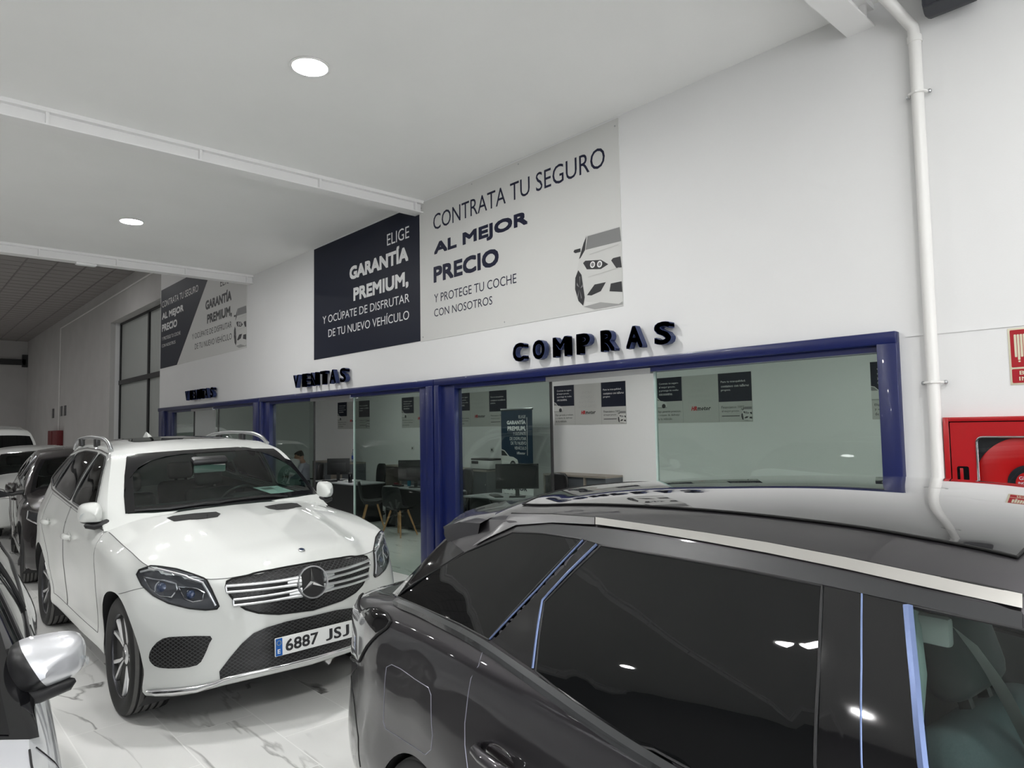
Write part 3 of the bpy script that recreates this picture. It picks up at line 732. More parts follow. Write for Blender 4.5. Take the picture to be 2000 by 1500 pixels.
def wood_chair(x, y, a, lab):
    t = thing('shell_chair', lab, 'chair', (x, y, 0), a, 'black shell chairs with beech legs')
    P = []
    prof = [(.22, .44), (.20, .455), (.10, .44), (-.05, .43), (-.16, .45), (-.205, .52), (-.225, .62), (-.24, .72), (-.25, .80), (-.252, .83)]
    hw = [.20, .215, .235, .24, .235, .225, .225, .22, .20, .17]
    for (yy, z), w in zip(prof, hw):
        row = []
        for k in range(9):
            s_ = -1 + 2 * k / 8
            row.append((w * s_, yy + .05 * s_ * s_ * (1 if z > .5 else .0), z + (.05 * s_ * s_ if z < .5 else 0)))
        P.append(row)
    m = MB().grid(P, M['black']); o = m.build('shell', t, fix=False)
    so = o.modifiers.new('thickness', 'SOLIDIFY'); so.thickness = .014
    sb = o.modifiers.new('smooth', 'SUBSURF'); sb.levels = sb.render_levels = 1
    MB().box(-.17, .17, -.15, .17, .435, .475, M['black'], .018).build('cushion', t)
    MB().box(-.11, .11, -.09, .11, .40, .425, M['black'], .006).build('under_frame', t)
    for sx in (-1, 1):
        for sy in (-1, 1): MB().tube([(sx * .10, .01 + sy * .09, .425), (sx * .215, .01 + sy * .205, .003)], [.019, .012], M['beech'], 10).build('leg', t)
    return t
c0 = wood_chair(-9.94, 6.42, .25, 'black shell chair with beech legs nearest the blue posts')
for x, y, a, lab in ((-11.15, 6.62, -.5, 'black shell chair with beech legs between the two left desks'), (-7.35, 6.22, .1, 'black shell chair at the desk before the roll-up banner')):
    c = copy_tree(c0); c.location = (x, y, 0); c.rotation_euler = (0, 0, a); c['label'] = lab

def swivel_chair(x, y, a, lab):
    t = thing('swivel_chair', lab, 'office chair', (x, y, 0), a, 'black swivel office chairs')
    MB().box(-.24, .24, -.23, .24, .44, .52, M['interior'], .03).build('seat', t)
    P = [[(w * (-1 + 2 * k / 6), -.24 - .04 * ((z - .55) / .5) + .05 * (-1 + 2 * k / 6) ** 2, z) for k in range(7)] for z, w in ((.58, .17), (.68, .22), (.80, .235), (.92, .23), (1.01, .20), (1.05, .15))]
    o = MB().grid(P, M['black']).build('backrest', t, fix=False); so = o.modifiers.new('thickness', 'SOLIDIFY'); so.thickness = .025
    MB().tube([(0, -.1, .43), (0, -.26, .48), (0, -.29, .62), (0, -.275, .75)], .02, M['black'], 8).build('back_support', t)
    for s_ in (-1, 1): MB().tube([(s_ * .22, -.05, .47), (s_ * .28, -.05, .52), (s_ * .28, -.05, .68), (s_ * .28, .16, .69)], .016, M['black'], 8).build('armrest', t)
    MB().tube([(0, 0, .44), (0, 0, .10)], .026, M['black'], 10).build('column', t)
    for k in range(5):
        b = 2 * PI * k / 5
        l = MB().tube([(0, 0, .12), (.28 * math.cos(b), .28 * math.sin(b), .075)], [.024, .015], M['black'], 8).build('base_arm', t)
        MB().sphere((.28 * math.cos(b), .28 * math.sin(b), .032), .03, M['black'], 10, 8).build('caster', l)
    return t
s0 = swivel_chair(-8.35, 6.10, 2.2, 'black swivel chair right of the middle blue posts')
for x, y, a, lab in ((-9.75, 7.5, 2.9, 'black swivel chair behind the desk, right beside the middle blue posts'), (-7.55, 7.55, 3.1, 'black swivel chair in front of the right back cabinet'), (-12.75, 7.58, 3.0, 'black swivel chair behind the desk left of the shell chairs'), (-14.45, 7.05, 2.4, 'black swivel chair the man sits on')):
    c = copy_tree(s0); c.location = (x, y, 0); c.rotation_euler = (0, 0, a); c['label'] = lab

t = thing('printer', 'white printer on the long cabinet', 'printer', (-9.98, 7.98, 1.02))
MB().box(0, .55, 0, .30, .0, .16, M['printer'], .015).build('body', t)
MB().box(.01, .54, .01, .29, .16, .195, M['black'], .01).build('scanner_lid', t)
MB().box(.05, .24, -.008, 0, .10, .15, M['screen'], .002).build('control_panel', t)
MB().box(-.04, .59, -.06, .3, .0, .015, M['black'], .004).build('paper_tray', t)

t = thing('water_bottle', 'clear water bottle with a blue label on the left back cabinet', 'bottle', (-14.40, 8.08, 1.02))
MB().lathe([(0, 0), (.042, 0), (.045, .02), (.043, .12), (.045, .16), (.043, .20), (.02, .255), (.016, .275)], M['water'], 20).build('body', t)
MB().lathe([(.046, .07), (.0465, .075), (.0465, .15), (.046, .155)], M['blue_label'], 20).build('label_band', t)
MB().lathe([(.0, .30), (.018, .30), (.019, .275), (.0, .275)], M['blue'], 14).build('cap', t)
t = thing('thermos', 'dark steel thermos cup on the desk by the seated man', 'cup', (-12.25, 6.80, .74))
MB().lathe([(0, 0), (.038, 0), (.04, .01), (.042, .15), (.04, .16), (0, .16)], M['black_gloss'], 20).build('body', t)
MB().lathe([(0, .16), (.044, .16), (.044, .185), (.03, .195), (0, .195)], M['black'], 20).build('lid', t)
t = thing('spray_bottle', 'small light blue bottle on the desk left of the blue posts', 'bottle', (-10.62, 7.08, .74))
MB().lathe([(0, 0), (.03, 0), (.032, .01), (.032, .11), (.014, .14), (.012, .15)], principled('aqua_liquid', (.06, .28, .42), .15), 16).build('body', t)
MB().lathe([(0, .185), (.012, .185), (.014, .15), (0, .15)], M['paper'], 12).build('cap', t)
t = thing('desk_organizer', 'dark red and black clutter tray on the desk left of the blue posts', 'desk tray', (-10.75, 6.93, .74))
MB().box(-.12, .12, -.05, .05, 0, .03, M['black'], .006).box(-.1, -.03, -.03, .03, .03, .06, M['dark_red'], .006).box(.0, .09, -.04, .02, .03, .045, M['dark_red'], .005).build('tray', t)
for i, (x, y) in enumerate(((-12.9, 6.70), (-7.95, 6.85))):
    t = thing('keyboard', ('black keyboard on the desk by the seated man', 'black keyboard on the desk before the roll-up banner')[i], 'keyboard', (x, y, .74), -.5 * i)
    MB().box(-.21, .21, -.065, .065, 0, .016, M['black'], .004).build('keyboard_body', t)
t = thing('paper_stack', 'stack of white papers on the desk by the seated man', 'papers', (-12.45, 6.95, .74), .3)
MB().box(-.11, .11, -.15, .15, 0, .03, M['paper'], .002).build('sheets', t)

# roll-up banner
t = thing('roll_up_banner', 'blue roll-up banner standing in the office left of the open door', 'banner', (-8.96, 7.86, 0))
bw = .77
MB().box(0, bw, -.002, .002, 1.09, 2.06, M['banner']).box(0, bw, -.002, .002, .06, 1.09, M['paper']).build('sheet', t)
MB().box(-.02, bw + .02, -.09, .09, 0, .07, M['satin'], .015).build('base', t)
MB().tube([(bw / 2, .03, .07), (bw / 2, .02, 2.05)], .012, M['satin'], 8).build('pole', t)
MB().box(-.01, bw + .01, -.008, .012, 2.05, 2.085, M['satin'], .004).build('top_rail', t)
q = lambda u, v, w=0.0: (u, -.0035 - w, v)
fx = lambda z: (z - 788) / 260 * bw
m = MB()
for tx, a, b, z0, z1, wt in (('ELIGE', 938, 995, 1.915, 1.965, 0), ('GARANTÍA', 838, 995, 1.815, 1.895, .05), ('PREMIUM,', 843, 995, 1.70, 1.785, .05), ('Y OCÚPATE', 890, 995, 1.635, 1.70, 0), ('DE DISFRUTAR', 862, 997, 1.55, 1.605, 0), ('DE TU NUEVO', 870, 997, 1.475, 1.53, 0), ('VEHÍCULO', 900, 997, 1.395, 1.46, 0), ('HRmotor', 920, 988, 1.315, 1.36, .015)):
    text_into(m, tx, fx(a), fx(b), z0, z1, q, M['white_ink'], wt, res=2)
poly_face(m, [(fx(1004), 1.30), (fx(1007), 1.30), (fx(1007), 1.93), (fx(1004), 1.93)], q, M['white_ink'])
for tx, a, b, z0, z1, wt in (('CONTRATA', .06, .55, .93, 1.0, 0), ('TU SEGURO', .06, .6, .82, .89, 0), ('AL MEJOR', .06, .62, .70, .78, .05), ('PRECIO', .06, .5, .58, .66, .05)): text_into(m, tx, a, b, z0, z1, q, M['ink'], wt, res=2)
poly_face(m, [(.035, .56), (.042, .56), (.042, 1.03), (.035, 1.03)], q, M['ink'])
m.build('lettering', t, fix=False)
m = MB(); z = 1.10
poly_face(m, [(0, z), (.40, z), (.415, z + .08), (.395, z + .13), (.30, z + .17), (.20, z + .18), (.08, z + .28), (0, z + .30)], q, M['print_white'], .0004)
poly_face(m, [(0, z + .19), (.16, z + .19), (.07, z + .265), (0, z + .28)], q, M['print_dark'], .0008); poly_face(m, circle(.285, z + .035, .075, 18), q, M['print_dark'], .0008); poly_face(m, circle(.285, z + .035, .045, 18), q, M['print_grey'], .0012)
m.build('printed_car_side', t, fix=False)

# the man at the desk: one skinned body, facing the left of the room
def person(loc, rz):
    t = thing('person', 'man with short dark hair in a lilac shirt sitting in the office, looking down', 'person', loc, rz)
    J = {'pel': (0, 0, .50, .145, .115), 'sp': (.0, .02, .68, .14, .10), 'ch': (0, .05, .88, .165, .11), 'up': (0, .05, 1.00, .13, .09), 'nk': (0, .075, 1.07, .055, .055), 'hd0': (0, .11, 1.14, .06, .07)}
    pts = [('pel', None), ('sp', 'pel'), ('ch', 'sp'), ('up', 'ch'), ('nk', 'up'), ('hd0', 'nk')]
    for s_ in (-1, 1):
        k = 'LR'[s_ > 0]
        J['sh' + k] = (s_ * .165, .05, .985, .065, .06); J['el' + k] = (s_ * .22, .12, .74, .045, .045); J['wr' + k] = (s_ * .12, .36, .76, .030, .024); J['ha' + k] = (s_ * .09, .43, .765, .036, .018)
        J['hp' + k] = (s_ * .09, .02, .49, .09, .09); J['kn' + k] = (s_ * .13, .42, .50, .06, .06); J['an' + k] = (s_ * .13, .40, .09, .042, .042); J['to' + k] = (s_ * .14, .54, .035, .04, .05)
        pts += [('sh' + k, 'up'), ('el' + k, 'sh' + k), ('wr' + k, 'el' + k), ('ha' + k, 'wr' + k), ('hp' + k, 'pel'), ('kn' + k, 'hp' + k), ('an' + k, 'kn' + k), ('to' + k, 'an' + k)]
    names = [n for n, _ in pts]
    me = bpy.data.meshes.new('body')
    me.from_pydata([J[n][:3] for n in names], [(names.index(b), i) for i, (n, b) in enumerate(pts) if b], [])
    o = link('body_rig', me)
    sk = o.modifiers.new('skin', 'SKIN'); sk.use_smooth_shade = True
    for i, n in enumerate(names): me.skin_vertices[0].data[i].radius = J[n][3:5]
    me.skin_vertices[0].data[0].use_root = True
    sb = o.modifiers.new('sub', 'SUBSURF'); sb.levels = sb.render_levels = 2
    dg = bpy.context.evaluated_depsgraph_get(); dg.update()
    nm = bpy.data.meshes.new_from_object(o.evaluated_get(dg)); bpy.data.objects.remove(o)
    V = [tuple(v.co) for v in nm.vertices]; mb = MB()
    for mt, test in ((M['skin'], lambda c: c[2] > 1.045 or (c[1] > .34 and c[2] > .70)), (M['trousers'], lambda c: c[2] < .56), (M['shirt'], lambda c: True)):
        mb._m(mt)
    F = [list(p.vertices) for p in nm.polygons]; cls = []
    for p in nm.polygons:
        c = p.center
        cls.append(0 if (c.z > 1.055 or (c.y > .345 and c.z > .70)) else 1 if c.z < .57 else 2)
    mb.v = V; mb.f = F; mb.mi = cls; mb.sm = [True] * len(F)
    # head with a face, joined to the same mesh
    tilt = Matrix.Translation((0, .115, 1.12)) @ Matrix.Rotation(-.35, 4, 'X')
    P = []
    HP = [(0, .115, .0, .0), (-.0, .112, .03, .03), (0, .108, .055, .062), (.02, .095, .066, .075), (.03, .06, .073, .09), (.035, .03, .075, .095), (.035, .0, .074, .094), (.03, -.03, .07, .085), (.02, -.06, .06, .066), (.01, -.085, .045, .05), (.01, -.11, .02, .02)]
    for yo, z, rx, ry in HP:
        row = []
        for k in range(20):
            a = 2 * PI * k / 20; x, y = rx * math.sin(a), ry * math.cos(a)
            f = max(0, math.cos(a))
            if -.02 < z < .035 and abs(math.sin(a)) < .2 and f > 0: y += .018 + .012 * (z < .01)        # nose
            if abs(z - .03) < .02 and .25 < abs(math.sin(a)) < .65 and f > 0: y -= .010                    # eye sockets
            if z == -.06 and f > .8: y += .006                                                               # lips
            row.append(tuple(tilt @ Vector((x, y + yo - .02, z + .09))))
        P.append(row)
    mb.grid(P, M['skin'], True, True)
    for s_ in (-1, 1): mb.sphere(tuple(tilt @ Vector((s_ * .074, -.0, .085))), (.010, .02, .03), M['skin'], 8, 6)
    for s_ in (-1, 1):
        wz = Vector((s_ * .09, .43, .765))
        for k in range(4): mb.tube([wz + Vector((-s_ * (.024 - .016 * k) * 1, .02, 0)), wz + Vector((-s_ * (.026 - .017 * k), .06, .004)), wz + Vector((-s_ * (.026 - .017 * k), .085 - .006 * abs(k - 1.5), -.012))], [.009, .008, .006], M['skin'], 6)
        mb.tube([wz + Vector((-s_ * .025, -.02, 0)), wz + Vector((-s_ * .055, .015, -.004)), wz + Vector((-s_ * .06, .04, -.01))], [.010, .009, .007], M['skin'], 6)
    mb.build('body', t)
    P = []
    for z, rx, ry, yo in ((.118, .02, .02, .0), (.112, .05, .06, .0), (.098, .07, .088, .01), (.07, .079, .098, .012), (.04, .081, .10, .01), (.01, .08, .098, .008), (-.02, .076, .09, .004)):
        row = []
        for k in range(20):
            a = 2 * PI * k / 20; x, y = rx * math.sin(a), ry * math.cos(a) + yo - .005
            if z < .07 and math.cos(a) > .25: y = min(y, .02 + .0 * y); x *= 1.0
            row.append(tuple(tilt @ Vector((x, y, z + .092))))
        P.append(row)
    MB().grid(P, M['hair'], True, True).build('hair', t)
    MB().tube([(-.07, .03, 1.045), (-.05, .115, 1.03), (0, .135, 1.01), (.05, .115, 1.03), (.07, .03, 1.045), (0, -.0, 1.055)], .016, M['shirt'], 8, closed=True).build('shirt_collar', t)
    return t
person((-14.52, 6.98, 0), 2.35)

# ------------------------------------------------------------------ car bodies
def spline(t, P, q):
    """cubic through points P at parameters t (finite-difference tangents, softened), sampled at q"""
    t = np.asarray(t, float); P = np.asarray(P, float); q = np.asarray(q, float)
    d = (P[1:] - P[:-1]) / (t[1:] - t[:-1])[:, None]
    T = np.zeros_like(P); T[0], T[-1] = d[0], d[-1]
    h = t[1:] - t[:-1]
    T[1:-1] = (d[:-1] * h[1:, None] + d[1:] * h[:-1, None]) / (h[1:] + h[:-1])[:, None]
    i = np.clip(np.searchsorted(t, q, side='right') - 1, 0, len(t) - 2)
    hh = h[i]; s = (q - t[i]) / hh
    s = s[:, None]; hh = hh[:, None]
    return P[i] * (1 + 2 * s) * (1 - s) ** 2 + T[i] * hh * s * (1 - s) ** 2 + P[i + 1] * s * s * (3 - 2 * s) + T[i + 1] * hh * s * s * (s - 1)

def chord(P):
    P = np.asarray(P, float)
    return np.concatenate([[0], np.cumsum(np.maximum(np.linalg.norm(P[1:] - P[:-1], axis=1), 1e-4))])

def resample(P, n, lo=0.0, hi=1.0):
    t = chord(P); return spline(t, P, np.linspace(lo, hi, n) * t[-1])

def crease_spline(P, n):
    """polyline with repeated points = hard corners"""
    return resample(P, n)

class Car:
    def __init__(s, root, rows, hood_n, cowl, rail, centre, side_cols, step=.028, roof_pow=2.4, hood_ridge=0.0, windscreen_frac=None):
        s.root = root; s.inv = None
        rows = np.asarray(rows, float)                       # R x C x 3, y>=0 half, front centre -> rear centre
        R, Cn = rows.shape[:2]
        tc = np.mean([chord(r) / chord(r)[-1] for r in rows], axis=0)
        L = chord(rows[R // 2])[-1]; nu = int(L / step)
        u = np.unique(np.concatenate([np.linspace(0, 1, nu), tc]))
        A = np.stack([spline(tc, r, u) for r in rows])       # R x U x 3
        tr = np.mean([chord(A[:, k]) for k in range(0, A.shape[1], 7)], axis=0); nv = max(12, int(tr[-1] / step))
        v = np.unique(np.concatenate([np.linspace(0, tr[-1], nv), tr]))
        s.wrap = np.stack([spline(tr, A[:, k], v) for k in range(A.shape[1])], axis=1)   # V x U x 3
        s.tc, s.u = tc, u
        edge = s.wrap[-1]
        at = lambda c: int(np.argmin(abs(u - np.interp(c, range(Cn), tc))))
        # bonnet: Coons patch between front edge, fender edge, cowl and centreline
        kc, ka = at(hood_n[0]), at(hood_n[1])
        fr, sd = edge[:kc + 1], edge[kc:ka + 1]
        n1, n2 = 30, 48
        c0 = resample(fr, n1); d1 = resample(sd, n2)
        cw = np.vstack([[(0, 0, 0)]]); cwl = resample(np.vstack([cowl, [edge[ka]]]), n1)
        ctr = resample(np.vstack([[edge[0]], hood_n[2], [cowl[0]]]), n2)
        a, b = np.linspace(0, 1, n1)[None, :, None], np.linspace(0, 1, n2)[:, None, None]
        H = (1 - b) * c0[None] + b * cwl[None] + (1 - a) * ctr[:, None] + a * d1[:, None] - ((1 - a) * (1 - b) * c0[0] + a * (1 - b) * c0[-1] + (1 - a) * b * cwl[0] + a * b * cwl[-1])
        if hood_ridge:
            H[:, :, 2] += hood_ridge * np.exp(-((H[:, :, 1] - .40) / .07) ** 2) * np.sin(np.clip(b[:, :, 0], 0, 1) * PI) ** .7
        s.hood = H; s.cowl = cwl; s.a_base = edge[ka]
        # greenhouse: top skin between rail and centreline, side skin between belt and rail
        rail = np.vstack([[edge[ka]], rail]); n3 = 110
        s.rail = resample(rail, n3); s.centre = resample(np.vstack([[cowl[0]], centre]), n3) if len(centre) else None
        # pair the two curves by matching control indices
        ti, tj = chord(rail) / chord(rail)[-1], None
        cen = np.vstack([[cowl[0]], centre]); tj = chord(cen) / chord(cen)[-1]
        assert len(cen) == len(rail), (len(cen), len(rail))
        w = np.linspace(0, len(rail) - 1, n3)
        s.rail = spline(ti, rail, np.interp(w, range(len(rail)), ti)); s.centre = spline(tj, cen, np.interp(w, range(len(cen)), tj))
        s.wpar = w
        sp = 1 - (1 - np.linspace(0, 1, 26)) ** 1.35
        T = np.zeros((n3, 26, 3))
        for j, f in enumerate(sp):
            g = 1 - (1 - f) ** roof_pow
            T[:, j, 0] = s.rail[:, 0] + (s.centre[:, 0] - s.rail[:, 0]) * (1 - (1 - f) ** 2)
            T[:, j, 1] = s.rail[:, 1] * (1 - f)
            T[:, j, 2] = s.rail[:, 2] + (s.centre[:, 2] - s.rail[:, 2]) * g
        T[0] = cwl[::-1] if False else T[0]
        for j, f in enumerate(sp):                            # first ring follows the cowl line exactly
            k = np.interp(1 - f, np.linspace(0, 1, n1), range(n1)); i0 = int(min(k, n1 - 2)); T0 = cwl[i0] + (cwl[i0 + 1] - cwl[i0]) * (k - i0)
            for r_ in range(14):
                ff = (1 - r_ / 14) ** 2; T[r_, j] += (T0 - T[0, j]) * ff if r_ else 0
            T[0, j] = T0
        s.top = T
        kb = at(side_cols[1])
        belt = resample(edge[ka:kb + 1], n3)
        ns = 16; f = np.linspace(0, 1, ns)[None, :, None]
        Sd = belt[:, None] * (1 - f) + s.rail[:, None] * f
        Sd[:, :, 1] += (.022 * np.sin(f[..., 0] * PI))
        s.side = Sd; s.belt = belt
        vs_, fs = [], []
        for G in (s.wrap, s.hood, s.top, s.side):
            for sg in (1, -1):
                o = len(vs_); a_, b_ = G.shape[:2]
                Q = G.reshape(-1, 3) * (1, sg, 1); vs_ += [tuple(map(float, q)) for q in Q]
                fs += [[o + i * b_ + j, o + i * b_ + j + 1, o + (i + 1) * b_ + j + 1, o + (i + 1) * b_ + j] for i in range(a_ - 1) for j in range(b_ - 1)]
        s.bvh = BVHTree.FromPolygons(vs_, fs)
        s.mw = Matrix.Translation(root.location) @ root.rotation_euler.to_matrix().to_4x4(); s.imw = s.mw.inverted()

    def shell(s, name, grids, m, parent=None, both=True):
        bm = bmesh.new()
        for G in grids:
            a_, b_ = G.shape[:2]
            for sg in ((1, -1) if both else (1,)):
                V = [[bm.verts.new((float(G[i, j, 0]), float(G[i, j, 1]) * sg, float(G[i, j, 2]))) for j in range(b_)] for i in range(a_)]
                for i in range(a_ - 1):
                    for j in range(b_ - 1):
                        try: bm.faces.new((V[i][j], V[i][j + 1], V[i + 1][j + 1], V[i + 1][j]) if sg > 0 else (V[i][j], V[i + 1][j], V[i + 1][j + 1], V[i][j + 1]))
                        except ValueError: pass
        bmesh.ops.remove_doubles(bm, verts=bm.verts, dist=2e-4)
        return bm

    def finish(s, bm, name, m, parent=None):
        for f in list(bm.faces):
            f.smooth = True
        loose = [v for v in bm.verts if not v.link_faces]
        if loose: bmesh.ops.delete(bm, geom=loose, context='VERTS')
        bmesh.ops.recalc_face_normals(bm, faces=bm.faces)
        me = bpy.data.meshes.new(name); bm.to_mesh(me); bm.free(); me.materials.append(m)
        try: me.set_sharp_from_angle(angle=math.radians(38))
        except Exception: pass
        return link(name, me, parent or s.root)

    # ---- projecting
    def px(s, x, y, miss=None):
        o = s.imw @ EYE; d = (s.imw.to_3x3() @ pixel_ray(x, y)).normalized()
        h = s.bvh.ray_cast(o, d)
        return tuple(h[0]) if h[0] is not None else miss
    def pxs(s, pts):
        out = [s.px(*q) for q in pts]
        return [q for q in out if q is not None]
    def proj(s, P, d):
        d = Vector(d); h = s.bvh.ray_cast(Vector(P) - d * 3, d)
        return (h[0], h[1] if h[1].dot(d) < 0 else -h[1]) if h[0] is not None else (None, None)
    def side_pt(s, x, z, sg):
        h, n = s.proj((x, 0, z), (0, -sg, 0)); return h
    def sidel(s, pts, sg): return [q for q in (s.side_pt(x, z, sg) for x, z in pts) if q is not None]
    def frontl(s, pts): return [q for q in (s.proj((0, y, z), (-1, 0, 0))[0] for y, z in pts) if q is not None]
    def topl(s, pts): return [q for q in (s.proj((x, y, 0), (0, 0, -1))[0] for x, y in pts) if q is not None]
    def mir(s, pts): return [(p[0], -p[1], p[2]) for p in pts]

    def frame3(s, pts, d=None):
        c = sum((Vector(p) for p in pts), Vector()) / len(pts)
        if d is None:
            n = Vector()
            for i in range(len(pts)): n += (Vector(pts[i]) - c).cross(Vector(pts[(i + 1) % len(pts)]) - c)
            n.normalize()
            if n.dot(c - Vector((c.x * .6 - .5, 0, .75))) < 0: n = -n
        else: n = -Vector(d).normalized()
        u = Vector((0, 0, 1)).cross(n)
        if u.length < .05: u = Vector((0, 1, 0)).cross(n)
        u.normalize(); return c, u, n.cross(u).normalized(), n

    def patch(s, name, pts, m, off=.002, d=None, cell=.03, parent=None, smooth_edge=1, relax=0):
        """sheet that follows the body inside a closed outline"""
        c, u, v, n = s.frame3(pts, d)
        P2 = [((Vector(p) - c).dot(u), (Vector(p) - c).dot(v)) for p in pts]
        if smooth_edge > 1:
            P2 = [tuple(q) for q in catmull_closed(P2, smooth_edge)]
        bnd = len(P2)
        xs = [p[0] for p in P2]; ys = [p[1] for p in P2]
        pts2 = list(P2)
        x = min(xs) + cell * .5
        while x < max(xs):
            y = min(ys) + cell * .5
            while y < max(ys):
                if inside((x, y), P2) and near_edge((x, y), P2) > cell * .35: pts2.append((x, y))
                y += cell
            x += cell
        r = delaunay_2d_cdt([Vector(p) for p in pts2], [(i, (i + 1) % bnd) for i in range(bnd)], [], 1, 1e-5)
        V = []
        for q in r[0]:
            w = c + u * q.x + v * q.y
            h, hn = s.proj(w, -n)
            V.append((h + (n * .5 + hn * .5).normalized() * off) if h is not None and (h - w).length < .45 else w + n * off)
        mb = MB(); mb.add(V, [list(f) for f in r[2]], m, True)
        o_ = mb.build(name, parent or s.root)
        if relax:
            bm = bmesh.new(); bm.from_mesh(o_.data)
            for _ in range(relax): bmesh.ops.smooth_vert(bm, verts=[q for q in bm.verts if not q.is_boundary], factor=.5, use_axis_x=True, use_axis_y=True, use_axis_z=True)
            bm.to_mesh(o_.data); bm.free()
        return o_

    def cut(s, bm, pts, d=None, keep=False, sgn=None):
        """remove the faces inside a closed 3-D outline, seen along its normal, and pull the hole edge onto the outline"""
        c, u, v, n = s.frame3(pts, d)
        P2 = [((Vector(p) - c).dot(u), (Vector(p) - c).dot(v)) for p in pts]
        sel = []
        for f in bm.faces:
            fc = f.calc_center_median() - c
            if abs(fc.dot(n)) < .30 and inside((fc.dot(u), fc.dot(v)), P2): sel.append(f)
        ss = set(sel); edgev = set()
        for f in sel:
            for vv in f.verts:
                if any(g not in ss for g in vv.link_faces): edgev.add(vv)
        for vv in edgev:
            w = vv.co - c; q = closest_on((w.dot(u), w.dot(v)), P2)
            p = c + u * q[0] + v * q[1]; h, hn = s.proj(p, -n)
            if (Vector((w.dot(u), w.dot(v))) - Vector(q)).length < .05:
                vv.co = h if h is not None and (h - vv.co).length < .12 else p + n * w.dot(n)
        if keep:
            r = bmesh.ops.split(bm, geom=sel)
            fs = [g for g in r['geom'] if isinstance(g, bmesh.types.BMFace)]
            nb = bmesh.new(); mp = {}
            for f in fs:
                vv = []
                for q in f.verts:
                    if q not in mp: mp[q] = nb.verts.new(q.co)
                    vv.append(mp[q])
                try: nb.faces.new(vv)
                except ValueError: pass
            bmesh.ops.delete(bm, geom=fs, context='FACES')
            return nb
        bmesh.ops.delete(bm, geom=sel, context='FACES')

    def line(s, name, pts, r, m, closed=False, parent=None, off=0.0, dens=.03, seg=6, mb=None, flat=False):
        """strip that lies on the body along a polyline of 3-D points"""
        pts = [Vector(p) for p in pts]; out = []
        for i in range(len(pts) if closed else len(pts) - 1):
            a, b = pts[i], pts[(i + 1) % len(pts)]; k = max(1, int((b - a).length / dens))
            for j in range(k): out.append(a + (b - a) * (j / k))
        if not closed: out.append(pts[-1])
        res = []
        for p in out:
            h, n, _, dd = s.bvh.find_nearest(p)
            if h is None or dd > .12: res.append(p); continue
            if n.dot(h - Vector((h.x * .6 - .5, 0, .75))) < 0: n = -n
            res.append(h + n * off)
        if mb is not None: mb.tube(res, r, m, seg, closed); return mb
        return MB().tube(res, r, m, seg, closed).build(name, parent or s.root)

def inside(p, P):
    x, y = p; r = False; j = len(P) - 1
    for i in range(len(P)):
        if (P[i][1] > y) != (P[j][1] > y) and x < (P[j][0] - P[i][0]) * (y - P[i][1]) / (P[j][1] - P[i][1]) + P[i][0]: r = not r
        j = i
    return r
def closest_on(p, P):
    best = None; bd = 1e9
    for i in range(len(P)):
        a, b = P[i - 1], P[i]; dx, dy = b[0] - a[0], b[1] - a[1]; l = dx * dx + dy * dy
        t = 0 if l < 1e-12 else max(0, min(1, ((p[0] - a[0]) * dx + (p[1] - a[1]) * dy) / l))
        q = (a[0] + t * dx, a[1] + t * dy); d = (q[0] - p[0]) ** 2 + (q[1] - p[1]) ** 2
        if d < bd: bd, best = d, q
    return best
def near_edge(p, P):
    q = closest_on(p, P); return math.hypot(q[0] - p[0], q[1] - p[1])
def catmull_closed(P, n):
    P = np.asarray(P, float); k = len(P); out = []
    for i in range(k):
        a, b, c, d = P[i - 1], P[i], P[(i + 1) % k], P[(i + 2) % k]
        for j in range(n):
            t = j / n; out.append(.5 * (2 * b + (c - a) * t + (2 * a - 5 * b + 4 * c - d) * t * t + (3 * b - a - 3 * c + d) * t ** 3))
    return out
def rounded(P, r, n=4):
    """round the corners of a closed 3-D outline"""
    out = []; P = [Vector(p) for p in P]
    for i in range(len(P)):
        a, b, c = P[i - 1], P[i], P[(i + 1) % len(P)]
        u, v = a - b, c - b; k = min(r, u.length * .45, v.length * .45); p, q = b + u.normalized() * k, b + v.normalized() * k
        for j in range(n + 1):
            t = j / n; out.append(p * (1 - t) ** 2 + b * 2 * t * (1 - t) + q * t * t)
    return out

